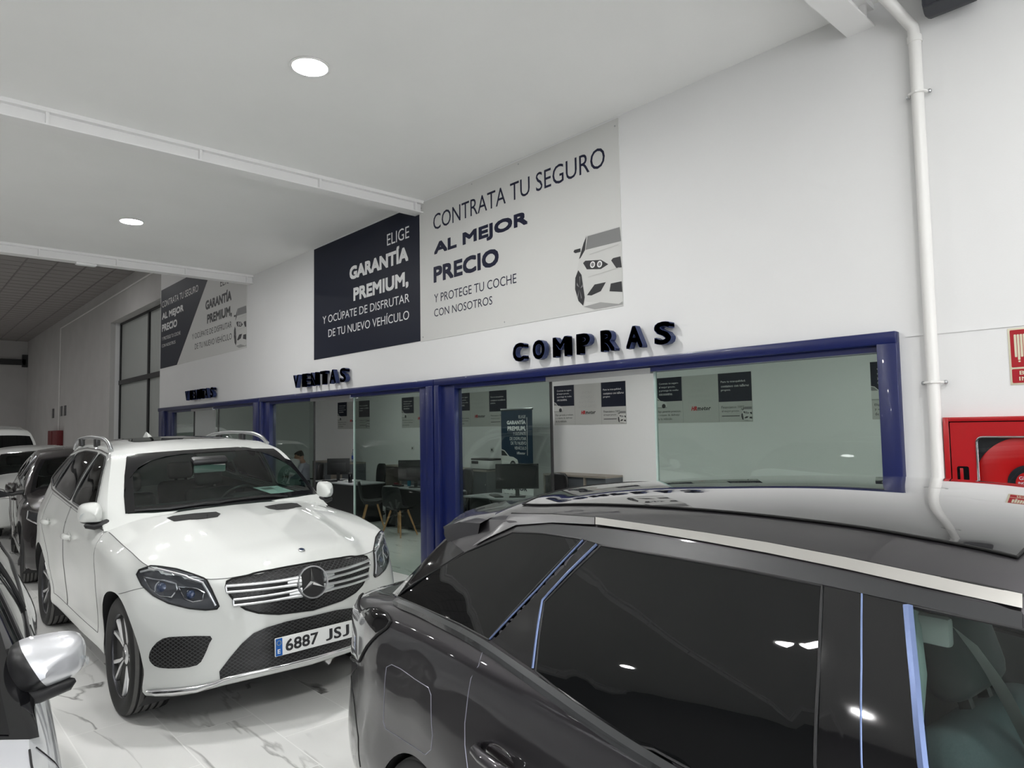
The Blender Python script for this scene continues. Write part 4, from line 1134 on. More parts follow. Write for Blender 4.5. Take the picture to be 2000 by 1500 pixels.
def wheel(root, x, y, R, wdt, sg, spokes=5, name='wheel', steer=0.0, rim_r=None, dark=False):
    """tyre with tread grooves, rim barrel, split spokes, hub; axle along y, outer face towards sg"""
    rr = rim_r or R * .70
    mt = Matrix.Translation((x, y, R)) @ Matrix.Rotation(steer, 4, 'Z') @ Matrix.Rotation(-sg * PI / 2, 4, 'X')
    h = wdt / 2
    m = MB()
    m.lathe([(rr * 1.0, h * .55), (rr * .985, h * .80), (rr * 1.005, h * .86), (rr * 1.01, h * .72), (rr * .97, h * .55), (rr * .95, h * -.6), (rr * .99, -h * .8)], M['alloy_dark'], 40, mt)
    m.lathe([(0, h * .05), (rr * .9, h * .0), (rr * .93, -.02)], M['gap'], 30, mt)
    a_ = M['alloy'] if not dark else M['alloy_dark']
    for k in range(spokes):
        for s_, o_ in ((1, .22), (-1, .22)):
            a0 = 2 * PI * k / spokes
            pr = []
            def P(r, an, z): return mt @ Vector((r * math.cos(an), r * math.sin(an), z))
            w0, w1 = .11, .05
            i0, i1 = a0 + s_ * .13, a0 + s_ * o_
            r0, r1 = rr * .20, rr * .975
            Q = []
            for r, an, ww, z in ((r0, i0, .16, h * .60), (rr * .55, a0 + s_ * .13, .125, h * .68), (r1, i1, .075, h * .78)):
                Q.append([P(r, an - ww, z - .03), P(r, an - ww * .6, z), P(r, an + ww * .6, z), P(r, an + ww, z - .03)])
            m.grid(Q, a_, False)
        Q = []
        for r, ww, z in ((rr * .2, .08, h * .56), (rr * .6, .07, h * .62), (rr * .97, .12, h * .70)):
            Q.append([P(r, a0 - ww, z - .012), P(r, a0 + ww, z - .012)])
        m.grid(Q, M['alloy_dark'], False)
    m.lathe([(rr * .25, h * .50), (rr * .24, h * .62), (rr * .13, h * .66), (rr * .12, h * .70), (0, h * .71)], a_, 24, mt)
    m.lathe([(rr * .12, h * .705), (rr * .11, h * .725), (0, h * .73)], M['black'], 20, mt)
    w = m.build(name, root, fix=False); w.rotation_euler = (-root.rotation_euler[0], 0, 0)
    pr = [(rr * .97, h * .62), (rr * 1.0, h * .84), (R * .84, h * 1.0), (R * .93, h * .98), (R * .985, h * .86)]
    g = [.62, .30, -.02, -.34, -.64]
    for q in g: pr += [(R, h * (q + .075)), (R * .978, h * (q + .055)), (R * .978, h * (q - .02)), (R, h * (q - .04))]
    pr += [(R * .985, -h * .86), (R * .93, -h * .98), (R * .84, -h), (rr, -h * .8)]
    ty = MB(); ty.lathe(pr, M['rubber'], 56, mt, smooth=False); k0 = ty._m(M['tread']); nn = len(pr)
    ty.mi = [k0 if (i % (nn - 1)) in {5, 9, 13, 17, 21, 8, 12, 16, 20, 4} and i < 56 * (nn - 1) else q for i, q in enumerate(ty.mi)]
    ty.build('tyre', w, fix=False)
    MB().lathe([(0, -.03), (rr * .62, -.03), (rr * .62, -.01), (0, -.01)], M['satin'], 28, mt).build('brake_disc', w)
    return w

def arch(c, bm, x, z, R, sg, lip=None, name='wheel_arch', lipm=None):
    P = [(x + R * math.cos(a), z + R * math.sin(a)) for a in np.linspace(-.62, PI + .62, 40)]
    pts = [q for q in (c.side_pt(a, b, sg) for a, b in P) if q is not None]
    fl = [c.side_pt(P[0][0], .17, sg), c.side_pt(P[-1][0], .17, sg)]
    poly = [Vector((a, sg * .9, b)) for a, b in P] + [Vector((P[-1][0], sg * .9, .0)), Vector((P[0][0], sg * .9, .0))]
    c.cut(bm, poly, (0, -sg, 0))
    up = [q for q in pts if q[2] > .2]
    # inner well
    vs_ = []
    Q = [[(x + R * math.cos(a), sg * yy, z + R * math.sin(a)) for a in np.linspace(-.5, PI + .5, 26)] for yy in (.62, .89)]
    for row in (Q[1],):
        for i, q in enumerate(row):
            h = c.side_pt(q[0], q[2], sg)
            if h is not None: row[i] = (q[0], h[1] - sg * .004, q[2])
    wl = MB().grid(Q, M['black']); wl.add(Q[0], [list(range(26))], M['black'])
    o = wl.build(name, c.root)
    if lip: MB().tube([Vector(q) for q in up], lip, lipm or M['black'], 6).build('arch_lip', o)
    return o

# ------------------------------------------------------------------ body plans (metres, front axle at x = 0 for the big SUV)
def plan_rows(B, levels, top):
    B = np.asarray(B, float); n = len(B); N = np.zeros_like(B)
    for i in range(n):
        a, b = B[max(0, i - 1)], B[min(n - 1, i + 1)]; t = b - a; v = np.array([-t[1], t[0]]) * -1
        N[i] = v / max(1e-6, np.hypot(*v))
        if N[i] @ (B[i] - np.array([np.clip(B[i][0], B[:, 0].min() + 1, B[:, 0].max() - 1), 0])) < 0: N[i] *= -1
    N[0] = (1, 0); N[-1] = (-1, 0)
    rows = []
    for z, ins in levels:
        z = np.asarray(z) * np.ones(n); ins = np.asarray(ins) * np.ones(n)
        P = np.column_stack([B - N * ins[:, None], z]); P[0, 1] = P[-1, 1] = 0; rows.append(P)
    rows.append(np.asarray(top, float))
    return np.stack(rows)

def suv_plan(sx=1, sy=1, sz=1, dz_roof=0.0):
    B = [(.86, 0), (.815, .3), (.725, .5), (.575, .7), (.37, .845), (0, .925), (-.62, .935), (-1.0, .94), (-1.6, .94), (-2.2, .94), (-2.83, .95), (-3.3, .90), (-3.66, .74), (-3.8, .42), (-3.83, 0)]
    lv = [([.27, .265, .245, .205, .19, .21, .25, .25, .25, .25, .25, .27, .30, .31, .31], [.10] * 5 + [.07] * 6 + [.1] * 4),
          ([.30, .295, .275, .235, .225, .25, .30, .30, .30, .30, .30, .31, .33, .34, .34], [.02, .02, .015, .0, -.02] + [.03] * 6 + [.03] * 4),
          ([.43, .43, .42, .40, .39, .42, .44, .44, .44, .44, .44, .44, .45, .46, .46], [.0, .0, -.005, -.03, -.05, .012] + [.03] * 4 + [.0] * 5),
          ([.60, .60, .60, .59, .59, .61, .62, .62, .62, .62, .62, .62, .62, .62, .62], [.0, .0, -.005, -.03, -.05, -.015, .015, .015, .015, .01, -.01, -.01, .0, .0, .0]),
          ([.75, .75, .75, .755, .77, .80, .80, .81, .82, .83, .83, .84, .84, .84, .84], [.005, .005, .0, -.012, -.025, -.015, .0, .0, .0, .0, -.005, .0, .0, .01, .01]),
          ([.87, .865, .86, .865, .89, .95, 1.0, 1.02, 1.04, 1.06, 1.06, 1.07, 1.06, 1.04, 1.04], [.02, .02, .02, .03, .02, .012, .015, .015, .01, .008, .005, .02, .03, .03, .03])]
    top = [(.812, 0, .918), (.77, .3, .912), (.675, .5, .895), (.575, .65, .915), (.40, .80, .965), (0, .850, 1.04), (-.62, .845, 1.10), (-1.0, .88, 1.15), (-1.6, .885, 1.19), (-2.2, .88, 1.23), (-2.83, .86, 1.27), (-3.3, .80, 1.29), (-3.6, .66, 1.23), (-3.70, .4, 1.18), (-3.72, 0, 1.17)]
    hc = [(.72, 0, .995), (.45, 0, 1.07), (.1, 0, 1.135), (-.2, 0, 1.178)]
    cowl = [(-.50, 0, 1.205), (-.53, .4, 1.19), (-.585, .70, 1.15)]
    rail = [(-.93, .775, 1.37), (-1.21, .695, 1.585), (-1.42, .655, 1.645), (-2.0, .64, 1.685), (-2.6, .63, 1.68), (-3.1, .62, 1.635), (-3.4, .65, 1.48), (-3.58, .66, 1.25)]
    cen = [(-.85, 0, 1.415), (-1.13, 0, 1.57), (-1.33, 0, 1.645), (-2.0, 0, 1.735), (-2.6, 0, 1.73), (-3.2, 0, 1.68), (-3.5, 0, 1.45), (-3.7, 0, 1.19)]
    sc = lambda P: [tuple(np.array(p) * (sx, sy, sz)) for p in P]
    up = lambda P: [(p[0], p[1], p[2] + dz_roof * min(1, max(0, (p[2] - 1.2 * sz) / (.4 * sz)))) for p in sc(P)]
    rows = plan_rows(B, lv, top) * np.array([sx, sy, sz])
    return rows, (4, 6, sc(hc)), sc(cowl), up(rail), up(cen), (6, 12)

def slab(mb, p, a, b, n, w, h, m):
    """small bar from a to b, w wide, standing h out along n"""
    a, b, n = Vector(a), Vector(b), Vector(n).normalized(); t = (b - a).normalized(); s_ = n.cross(t).normalized() * (w / 2)
    V = [a - s_, a + s_, b + s_, b - s_]; V += [q + n * h for q in V]
    mb.add(V, [[3, 2, 1, 0], [4, 5, 6, 7], [0, 1, 5, 4], [1, 2, 6, 5], [2, 3, 7, 6], [3, 0, 4, 7]], m)

def seat(root, x, y, z, m, name='seat', lean=.30, hm=None):
    s_ = MB().box(-.25, .25, -.24, .24, -.06, .08, m, .05).build(name, root, (x, y, z))
    mt = Matrix.Rotation(-lean, 4, 'Y')
    MB().box(-.07, .07, -.24, .24, 0, .60, m, .06, mt, 3).build('backrest', s_, (-.20, 0, .03))
    hm = hm or m
    MB().box(-.05, .05, -.13, .13, .62, .80, hm, .045, mt, 3).box(-.012, .012, -.06, -.04, .55, .66, M['black'], 0, mt).box(-.012, .012, .04, .06, .55, .66, M['black'], 0, mt).build('headrest', s_, (-.20, 0, .03))
    return s_

def steering(root, x, y, z, r=.185):
    mt = Matrix.Translation((x, y, z)) @ Matrix.Rotation(-1.15, 4, 'Y')
    m = MB(); m.tube([mt @ Vector((r * math.cos(a), r * math.sin(a), 0)) for a in np.linspace(0, 2 * PI, 33)[:-1]], .015, M['black'], 8, True)
    m.lathe([(0, .0), (.07, 0), (.065, .03), (0, .04)], M['black'], 18, mt)
    for a in (0, PI, -PI / 2): m.tube([mt @ Vector((.05 * math.cos(a + PI / 2), .05 * math.sin(a + PI / 2), .01)), mt @ Vector((r * math.cos(a + PI / 2), r * math.sin(a + PI / 2), 0))], .012, M['black'], 6)
    m.build('steering_wheel', root)

def cabin(c, z0, xs, wid, lining='light_lining', tub='interior'):
    """dark tub and pale roof lining so the glass looks into a real cabin"""
    b = c.belt; k = range(0, len(b), 6)
    Q = [[(b[i][0], sg * max(.1, b[i][1] - .07), b[i][2] - .02) for i in k] for sg in (1,)]
    P = [[(b[i][0], b[i][1] - .06, b[i][2] - .015), (b[i][0], b[i][1] - .09, z0 + .1), (b[i][0], .0, z0), (b[i][0], -b[i][1] + .09, z0 + .1), (b[i][0], -b[i][1] + .06, b[i][2] - .015)] for i in k]
    MB().grid(P, M[tub], False).build('cabin_tub', c.root, fix=False)
    T = c.top; ok = [i for i in range(T.shape[0]) if 2.6 < c.wpar[i]]
    G = [[tuple(T[i, j] * (1, .965, 1) - np.array((0, 0, .022))) for j in range(26)] + [tuple(T[i, j] * (1, -.965, 1) - np.array((0, 0, .022))) for j in range(24, -1, -1)] for i in ok]
    MB().grid(G, M[lining]).build('headlining', c.root, fix=False)

def mirror_unit(root, base, tip, cap_m, h=.15, d=.11, name='door_mirror', lens=True, two_tone=False):
    """door mirror: rounded cap, dark inner face, arm; base on the door, tip outboard; glass faces -x"""
    b, t = Vector(base), Vector(tip); sg = 1 if t.y > b.y else -1
    inner = b.lerp(t, .14 if two_tone else .26); L = abs(t.y - inner.y); c = Vector((t.x, (t.y + inner.y) / 2, t.z))
    P = []; N = 28; R_ = 16
    for i in range(R_ + 1):
        f = i / R_                                # from glass side (back) to nose (front)
        x = c.x - d * .5 + d * f
        s_ = max(.02, (1 - max(0, (f - .2) / .8) ** 2.3)) ** .55
        row = []
        for k in range(N):
            a = 2 * PI * k / N; ca, sa = math.cos(a), math.sin(a)
            e = .60
            oy = np.sign(ca) * abs(ca) ** e; oz = np.sign(sa) * abs(sa) ** e
            y = oy * L / 2 * s_; z = oz * h / 2 * s_
            z *= 1 - .26 * (oy * .5 + .5) * (1 if sa < 0 else .45)         # tapers towards the tip
            row.append((x - .045 * (oy * .5 + .5) * (1 - f * .5), c.y + sg * y, c.z + z + .006 * oy * f))
        P.append(row)
    m = MB().grid(P, cap_m, True, True); m.add(P[-1], [list(range(N))], cap_m, True)
    o = m.build(name, root)
    # inner side (or lower edge) in black plastic, divided along a clean line
    o.data.materials.append(M['black'])
    pn = Vector((0, sg / L, .42 / h)) if two_tone else Vector((0, 0, 1 / h)); pc = c + (Vector((0, sg * (-.16) * L, 0)) if two_tone else Vector((0, 0, -.28 * h)))
    bm = bmesh.new(); bm.from_mesh(o.data)
    bmesh.ops.bisect_plane(bm, geom=bm.verts[:] + bm.edges[:] + bm.faces[:], plane_co=pc, plane_no=pn)
    for f_ in bm.faces:
        if (f_.calc_center_median() - pc).dot(pn) < 0: f_.material_index = 1
    bm.to_mesh(o.data); bm.free()
    bk = [(p[0] + .003, c.y + (p[1] - c.y) * .95, c.z + (p[2] - c.z) * .95) for p in P[0]]
    MB().add(bk, [list(range(N))], M['black_gloss']).build('mirror_glass', o)
    lo = MB(); zb_ = c.z - h * .46
    lo.tube([b + Vector((0, -sg * .03, -.01)), b.lerp(inner, .7) * 1.0 + Vector((0, 0, (zb_ - b.z) * .8 - .0)), Vector((c.x, c.y - sg * L * .1, zb_ - .004)), Vector((c.x - .01, c.y + sg * L * .26, zb_ + .006)), Vector((c.x - .012, c.y + sg * L * .34, zb_ + .012))], [.034, .028, .026, .02, .006], M['black'], 12)
    lo.build('mirror_base', o)
    if lens: MB().tube([(t.x - .03, t.y - sg * .0, t.z - h * .14), (t.x - .012, t.y - sg * .004, t.z + h * .0), (t.x + .012, t.y - sg * .018, t.z + h * .08)], .005, M['lens'], 6).build('indicator', o)
    return o

# ------------------------------------------------------------------ 1. the big white SUV
def white_suv():
    t = thing('suv', 'white SUV with a large star grille and number plate 6887 JSJ', 'car', (-5.045, 2.075, 0), math.radians(-.3))
    t.rotation_euler[0] = math.radians(1.1)          # leans a little on its springs
    c = Car(t, *suv_plan(), step=.026, hood_ridge=.012)
    W = M['white_paint']
    bm = c.shell('body', [c.wrap, c.side], W)
    for v in bm.verts: pass
    topg = c.top
    # roof and rear skin, windscreen separate
    bt = c.shell('roof', [c.top], W)
    ws = c.pxs([(245, 1004), (300, 1002), (360, 997), (440, 988), (520, 979), (580, 971), (619, 965), (596, 932), (570, 904), (541, 871), (480, 873), (400, 878), (320, 883), (247, 889), (243, 930), (242, 970)])
    wo = c.pxs([(245, 1004), (330, 999), (440, 988), (535, 977), (619, 965), (592, 928), (568, 900), (541, 871), (465, 874), (395, 878), (320, 883), (247, 889), (243, 930), (242, 970)])
    wi = c.pxs([(263, 992), (340, 987), (440, 976), (530, 967), (606, 958), (582, 928), (560, 900), (534, 877), (465, 881), (395, 885), (320, 890), (256, 896), (252, 930), (253, 968)])
    dn = Vector((.72, 0, .69)).normalized()
    c.cut(bt, ws, -dn)
    c.patch('windscreen', wi, M['car_glass'], .003, -dn, .05, relax=6)
    ring(c, 'windscreen_border', wo, wi, M['frit'], .005, -dn)
    # side windows
    F = [(-.90, 1.185), (-1.02, 1.32), (-1.27, 1.535), (-1.45, 1.60), (-1.70, 1.625), (-1.73, 1.235)]
    Rr = [(-1.80, 1.24), (-1.77, 1.628), (-2.30, 1.635), (-2.60, 1.61), (-2.66, 1.30)]
    Q = [(-2.74, 1.305), (-2.69, 1.60), (-2.95, 1.56), (-3.20, 1.36)]
    gap = MB()
    for sg in (-1, 1):
        for nm, P, mt in (('front_window', F, 'side_glass'), ('rear_window', Rr, 'dark_glass'), ('quarter_window', Q, 'dark_glass')):
            o3 = c.sidel(P, sg); o3 = rounded(o3, .05)
            c.cut(bm, o3, (0, -sg, 0))
            g = c.patch(nm, o3, M[mt], .001, (0, -sg, 0), .05, relax=6)
            c.line('window_seal', o3, .007, M['seal'], True, g, .002)
        d3 = c.sidel([(-.86, 1.165), (-1.0, 1.33), (-1.26, 1.56), (-1.44, 1.625), (-1.75, 1.65), (-2.3, 1.66), (-2.65, 1.64), (-2.97, 1.59), (-3.24, 1.36), (-2.75, 1.28), (-2.2, 1.245), (-1.6, 1.205), (-1.0, 1.165)], sg)
        c.line('window_trim', d3, .006, M['chrome'], True, None, .004)
    # doors
    dl = []
    for sg in (-1, 1):
        arch(c, bm, 0, .365, .425, sg); arch(c, bm, -2.83, .365, .425, sg)
        for nm, P in (('front_door', [(-.66, 1.095), (-1.0, 1.145), (-1.70, 1.19), (-1.72, .80), (-1.70, .40), (-.62, .40), (-.58, .55), (-.55, .80)]), ('rear_door', [(-1.72, 1.19), (-2.2, 1.225), (-2.66, 1.25), (-2.63, .95), (-2.42, .74), (-2.33, .50), (-2.30, .40), (-1.72, .40), (-1.74, .80)])):
            o3 = c.sidel(P, sg)
            nb = c.cut(bm, o3, (0, -sg, 0), True)
            if nb is None: continue
            d = c.finish(nb, nm, W); c.line('panel_gap', o3, .0022, M['seam'], True, d, .0)
            hx = -1.50 if nm == 'front_door' else -2.42; hz = .985 if nm == 'front_door' else 1.02
            a, b = c.side_pt(hx - .1, hz, sg), c.side_pt(hx + .1, hz, sg)
            if a and b:
                a, b = Vector(a), Vector(b); o = Vector((0, sg * .032, 0))
                h = MB().tube([a + o * .2, a + o * .8 + (b - a) * .1, a + o + (b - a) * .3, a + o + (b - a) * .7, a + o * .8 + (b - a) * .9, b + o * .2], [.012, .020, .022, .022, .020, .012], W, 8).build('door_handle', d)
                MB().sphere(tuple(a.lerp(b, .5) + Vector((0, sg * .001, 0))), (.085, .006, .036), W, 12, 8).build('handle_recess', d)
    c.finish(bm, 'body', W)
    # sunroof opening is dark glass lying in the roof
    sr = rounded(c.topl([(-1.70, .40), (-2.95, .42), (-2.95, -.42), (-1.70, -.40)]), .12)
    rf = c.finish(bt, 'roof', W)
    c.patch('sunroof', sr, M['dark_glass'], .004, (0, 0, -1), .06, rf)
    # bonnet
    bh = c.shell('bonnet', [c.hood], W); hd = c.finish(bh, 'bonnet', W)
    e = c.hood[:, -1]; fe = c.hood[0, :]
    gl = [tuple(p) for p in e[::3]]
    for sg in (1, -1): c.line('panel_gap', [(p[0], sg * p[1], p[2]) for p in gl], .0024, M['seam'], False, hd, .0005)
    fl = [tuple(p) for p in fe[::3]]; c.line('panel_gap', c.mir(fl)[::-1] + fl[1:], .0024, M['seam'], False, hd, .0005)
    vent = c.pxs([(325, 1012), (338, 1008), (380, 1003), (422, 1000), (431, 1004), (425, 1010), (385, 1015), (340, 1019)])
    for P in (vent, c.mir(vent)):
        v = c.patch('bonnet_vent', P, M['gap'], .003, (0, 0, -1), .03, hd)
        A = [Vector(p) for p in P]
        for k in (.25, .5, .75):
            a = A[0].lerp(A[4], k); b = A[7].lerp(A[5], k); MB().tube([a + Vector((0, 0, .006)), b + Vector((0, 0, .006))], .003, M['black'], 6).build('vent_rib', v)
    bd = c.px(596, 1073); n = Vector((.35, 0, .94))
    MB().lathe([(.022, 0), (.022, .004), (.018, .006), (.0, .006)], M['satin'], 24, Matrix.Translation((bd[0], 0, bd[2])) @ n.to_track_quat('Z', 'Y').to_matrix().to_4x4()).lathe([(.015, .0065), (.0, .0068)], M['blue_lens'], 20, Matrix.Translation((bd[0], 0, bd[2])) @ n.to_track_quat('Z', 'Y').to_matrix().to_4x4()).build('bonnet_badge', hd)
    # headlamps
    HL = [(268, 1122), (273, 1113), (287, 1108), (310, 1107), (345, 1112), (385, 1125), (404, 1133), (413, 1150), (422, 1170), (428, 1184), (424, 1189), (402, 1191), (370, 1188), (330, 1178), (300, 1163), (278, 1143)]
    drl = [(276, 1117), (295, 1112), (325, 1116), (360, 1125), (396, 1138), (408, 1158), (421, 1183)]
    fr1 = [(283, 1126), (296, 1152), (316, 1165), (336, 1167), (348, 1152), (345, 1140), (322, 1133), (300, 1130)]
    fr2 = [(350, 1146), (362, 1170), (378, 1176), (396, 1172), (400, 1158), (385, 1150)]
    P1, P2 = c.px(317, 1148), c.px(373, 1162); HLp = c.pxs(HL); dp = c.pxs(drl); f1 = c.pxs(fr1); f2 = c.pxs(fr2)
    for sg in (-1, 1):
        mm = (lambda P: P) if sg < 0 else c.mir
        hl = c.patch('headlamp', mm(HLp), M['lamp_dark'], .003, None, .03)
        n = (Vector((.8, sg * .55, .2))).normalized()
        for q, r in ((P1, .042), (P2, .034)):
            q = Vector(mm([q])[0]); mt = Matrix.Translation(q - n * .028) @ n.to_track_quat('Z', 'Y').to_matrix().to_4x4()
            MB().lathe([(r * 1.15, .012), (r * 1.12, .022), (r * .95, .024), (r * .9, .016)], M['satin'], 24, mt).lathe([(r * .92, .016), (r * .8, .03), (r * .5, .040), (0, .044)], M['blue_lens'], 24, mt).build('projector', hl)
        c.line('light_strip', mm(dp), .0075, M['alloy'], False, hl, .003, .015)
        m = MB(); c.line('', mm(f1), .0045, M['chrome'], True, None, .008, .02, mb=m); c.line('', mm(f2), .004, M['chrome'], True, None, .008, .02, mb=m); m.build('bezel', hl)
        c.patch('lens', mm(HLp), M['lens'], .017, None, .03, hl, relax=2)
        c.line('lamp_seal', mm(HLp), .005, M['gap'], True, hl, .004, .02)
    # grille
    half = [(590, 1102), (530, 1114), (480, 1125), (455, 1130), (443, 1136), (441, 1146), (449, 1162), (462, 1178), (480, 1190), (505, 1197), (545, 1199), (595, 1194)]
    hp = c.pxs(half); hp[0] = c.proj((0, 0, hp[0][2]), (-1, 0, 0))[0]; hp[-1] = c.proj((0, 0, hp[-1][2]), (-1, 0, 0))[0]
    gp = list(hp) + c.mir(hp[1:-1])[::-1]
    g = c.patch('grille', gp, M['comb'], .004, (-1, 0, 0), .03)
    c.line('grille_frame', gp, .006, M['gap'], True, g, .004, .02)
    zc = Vector(c.px(610, 1137)); zc.y = 0
    for up, (pa, pb) in enumerate((((441, 1150), (586, 1134)), ((455, 1176), (588, 1156)))):
        a, b = Vector(c.px(*pa)), Vector(c.px(*pb))
        for sg in (-1, 1):
            m = MB(); k = lambda f, dz, o: Vector(c.proj((0, (a.y + (b.y - a.y) * f) * (-sg), a.z + (b.z - a.z) * f + dz), (-1, 0, 0))[0]) + Vector((o, 0, 0))
            fs_ = [0, .15, .3, .45, .6, .75, .88, 1.0]
            m.tube([k(f, .017 + .008 * max(0, f - .75), .012) for f in fs_], [.0105] * 5 + [.011, .013, .016], M['satin'], 8)
            m.tube([k(f, -.017 - .006 * max(0, f - .75), .012) for f in fs_], [.0105] * 5 + [.011, .013, .016], M['satin'], 8)
            m.tube([k(f, 0, .006) for f in fs_], .010, M['black'], 6)
            m.tube([k(0, .016, .012), k(0, -.016, .012)], .008, M['satin'], 8); m.tube([k(.8, 0, .008), k(1, 0, .012)], [.012, .022], M['satin'], 8)
            m.build('grille_bar', g)
    n = Vector((.97, 0, .24)).normalized(); mt = Matrix.Translation(zc + n * .012) @ n.to_track_quat('Z', 'X').to_matrix().to_4x4()
    R_ = .104
    em = MB().lathe([(R_ * 1.0, -.03), (R_ * 1.0, .004), (R_ * .97, .012), (R_ * .90, .012), (R_ * .86, .004), (R_ * .86, -.01)], M['satin'], 48, mt).build('emblem_ring', g)
    MB().lathe([(0, -.004), (R_ * .88, -.004), (R_ * .88, -.008), (0, -.008)], M['black'], 40, mt).build('emblem_disc', em)
    up = (Vector((0, 0, 1)) - n * n.z).normalized(); rt = up.cross(n)
    m = MB(); o = zc + n * .012
    for k in range(3):
        a = 2 * PI * k / 3; d1 = up * math.cos(a) + rt * math.sin(a); d2 = up * -math.sin(a) + rt * math.cos(a)
        tip = o + d1 * R_ * .88; top = o + n * .014
        b1, b2 = o + d1 * .006 + d2 * R_ * .13, o + d1 * .006 - d2 * R_ * .13
        m.add([tip + n * .002, b1, top, b2], [[0, 1, 2], [0, 2, 3], [0, 3, 1], [1, 3, 2]], M['chrome'])
    m.build('emblem_star', em)
    c.line('bumper_gap', c.pxs([(281, 1148), (262, 1152), (245, 1157), (232, 1160)]), .002, M['seam'], False, None, .0005)
    # lower intake, fog intakes, chrome lip, plate
    half = [(600, 1204), (560, 1213), (520, 1225), (495, 1236), (472, 1256), (450, 1282), (428, 1311), (430, 1330), (470, 1322), (520, 1310), (560, 1301), (600, 1291)]
    hp = c.pxs(half); hp[0] = c.proj((0, 0, hp[0][2]), (-1, 0, 0))[0]; hp[-1] = c.proj((0, 0, hp[-1][2]), (-1, 0, 0))[0]
    lp_ = list(hp) + c.mir(hp[1:-1])[::-1]
    li = c.patch('lower_intake', lp_, M['comb'], .008, (-1, 0, 0), .03)
    fg = c.pxs([(318, 1247), (350, 1243), (411, 1242), (409, 1257), (398, 1283), (385, 1299), (350, 1305), (312, 1304), (297, 1296), (291, 1283), (298, 1264)])
    for P in (fg, c.mir(fg)):
        o = c.patch('fog_intake', P, M['comb'], .003, (-.85, .5 if P is fg else -.5, 0), .03, None, 2)
    lip = c.pxs([(286, 1350), (305, 1352), (340, 1350), (385, 1345), (420, 1335), (438, 1326), (470, 1318), (520, 1307), (560, 1298)])
    if len(lip) > 3:
        end = c.proj((0, 0, lip[-1][2] + .004), (-1, 0, 0))[0]
        full = lip + [tuple(end)] + c.mir(lip)[::-1]
        k = len(full); rs = [.012 + .010 * (1 if i < 4 or i > k - 5 else 0) for i in range(k)]
        MB().tube([Vector(q) + Vector((.006, 0, 0)) for q in full], [.006] + rs[1:-1] + [.006], M['chrome'], 10).build('chrome_lip', t)
    px_, pz = c.proj((0, 0, .47), (-1, 0, 0))[0][0] + .022, .47
    pl = MB().box(px_ - .012, px_, -.26, .26, pz - .055, pz + .055, M['plate'], .004).build('number_plate', t)
    q = lambda u, v, w=0.0: (px_ + .001 + w, u, v)
    MB().add([q(u, v) for u, v in round_rect(-.257, -.215, pz - .052, pz + .052, .004)], [list(range(24))], M['plate_blue']).build('country_band', pl, fix=False)
    m = MB(); text_into(m, '6887', -.195, .02, pz - .036, pz + .036, q, M['ink_black'], .03)
    for ch, a, b in (('J', .072, .118), ('S', .128, .180), ('J', .190, .236)): text_into(m, ch, a, b, pz - .036, pz + .036, q, M['ink_black'], .03)
    q2 = lambda u, v, w=0.0: (px_ + .0018 + w, u, v)
    text_into(m, 'E', -.246, -.228, pz - .038, pz - .012, q2, M['white_ink'], .03)
    for k in range(12): poly_face(m, circle(-.236 + .013 * math.cos(k * PI / 6), pz + .025 + .013 * math.sin(k * PI / 6), .0022, 6), q2, principled('star_yellow', (.7, .6, .1), .5))
    m.build('plate_lettering', pl, fix=False)
    sh = c.pxs([(372, 876), (420, 872), (458, 870), (462, 890), (450, 901), (425, 906), (400, 901), (386, 893)])
    c.patch('sensor_panel', sh, M['frit'], -.004, -dn, .04)
    # roof rails, fin, mirrors, wipers
    for sg in (-1, 1):
        Pr = [(-1.40, .655, 1.650), (-1.50, .650, 1.700), (-1.65, .645, 1.735), (-2.0, .640, 1.755), (-2.6, .63, 1.750), (-2.9, .625, 1.725), (-3.05, .62, 1.685), (-3.10, .62, 1.64)]
        rr = MB().tube([Vector((a, sg * b, z)) for a, b, z in resample(Pr, 40)], .017, M['satin'], 10)
        for x in (-2.0, -2.65): rr.box(x - .05, x + .05, sg * .64 - .018, sg * .64 + .018, 1.675, 1.745, M['black'], .006)
        rr.build('roof_rail', t)
        mirror_unit(t, (-.70, sg * .80, 1.13), (-.73, sg * .99, 1.215), W, .175, .14)
    zr = c.proj((-2.9, 0, 0), (0, 0, -1))[0][2]
    MB().add([(-2.80, -.022, zr), (-2.80, .022, zr), (-2.98, .03, zr - .005), (-2.98, -.03, zr - .005), (-2.97, 0, zr + .06), (-2.93, 0, zr + .055)], [[0, 1, 5], [1, 2, 4, 5], [3, 0, 5, 4], [2, 3, 4]], W).build('roof_antenna', t)
    wp1 = c.pxs([(262, 1000), (330, 996), (400, 986), (425, 984)]); wp2 = c.pxs([(420, 985), (480, 976), (520, 972), (560, 972)]); arm = c.pxs([(300, 985), (350, 972), (420, 966), (500, 972)])
    for P in (wp1, wp2):
        if len(P) > 2: MB().tube([Vector(q) + dn * .018 for q in P], [.006, .009, .009, .007][:len(P)], M['black'], 6).build('wiper', t)
    pl_ = [(-.50, 0, 1.205), (-.53, .4, 1.19), (-.585, .70, 1.15), (-.62, .80, 1.11)]
    # front and rear lamps at the back, wheels, cabin
    for sg in (-1, 1): c.patch('tail_lamp', c.sidel([(-3.45, .95), (-3.40, 1.08), (-3.60, 1.10), (-3.68, .98)], sg), M['tail_red'], .004, (0, -sg, 0), .04)
    for x, st in ((0, 0.0), (-2.83, 0)):
        for sg in (-1, 1): wheel(t, x, sg * .795, .365, .265, sg, 5, steer=st)
    MB().box(-3.5, .45, -.58, .58, .26, .36, M['black']).build('underbody', t)
    cabin(c, .55, None, None)
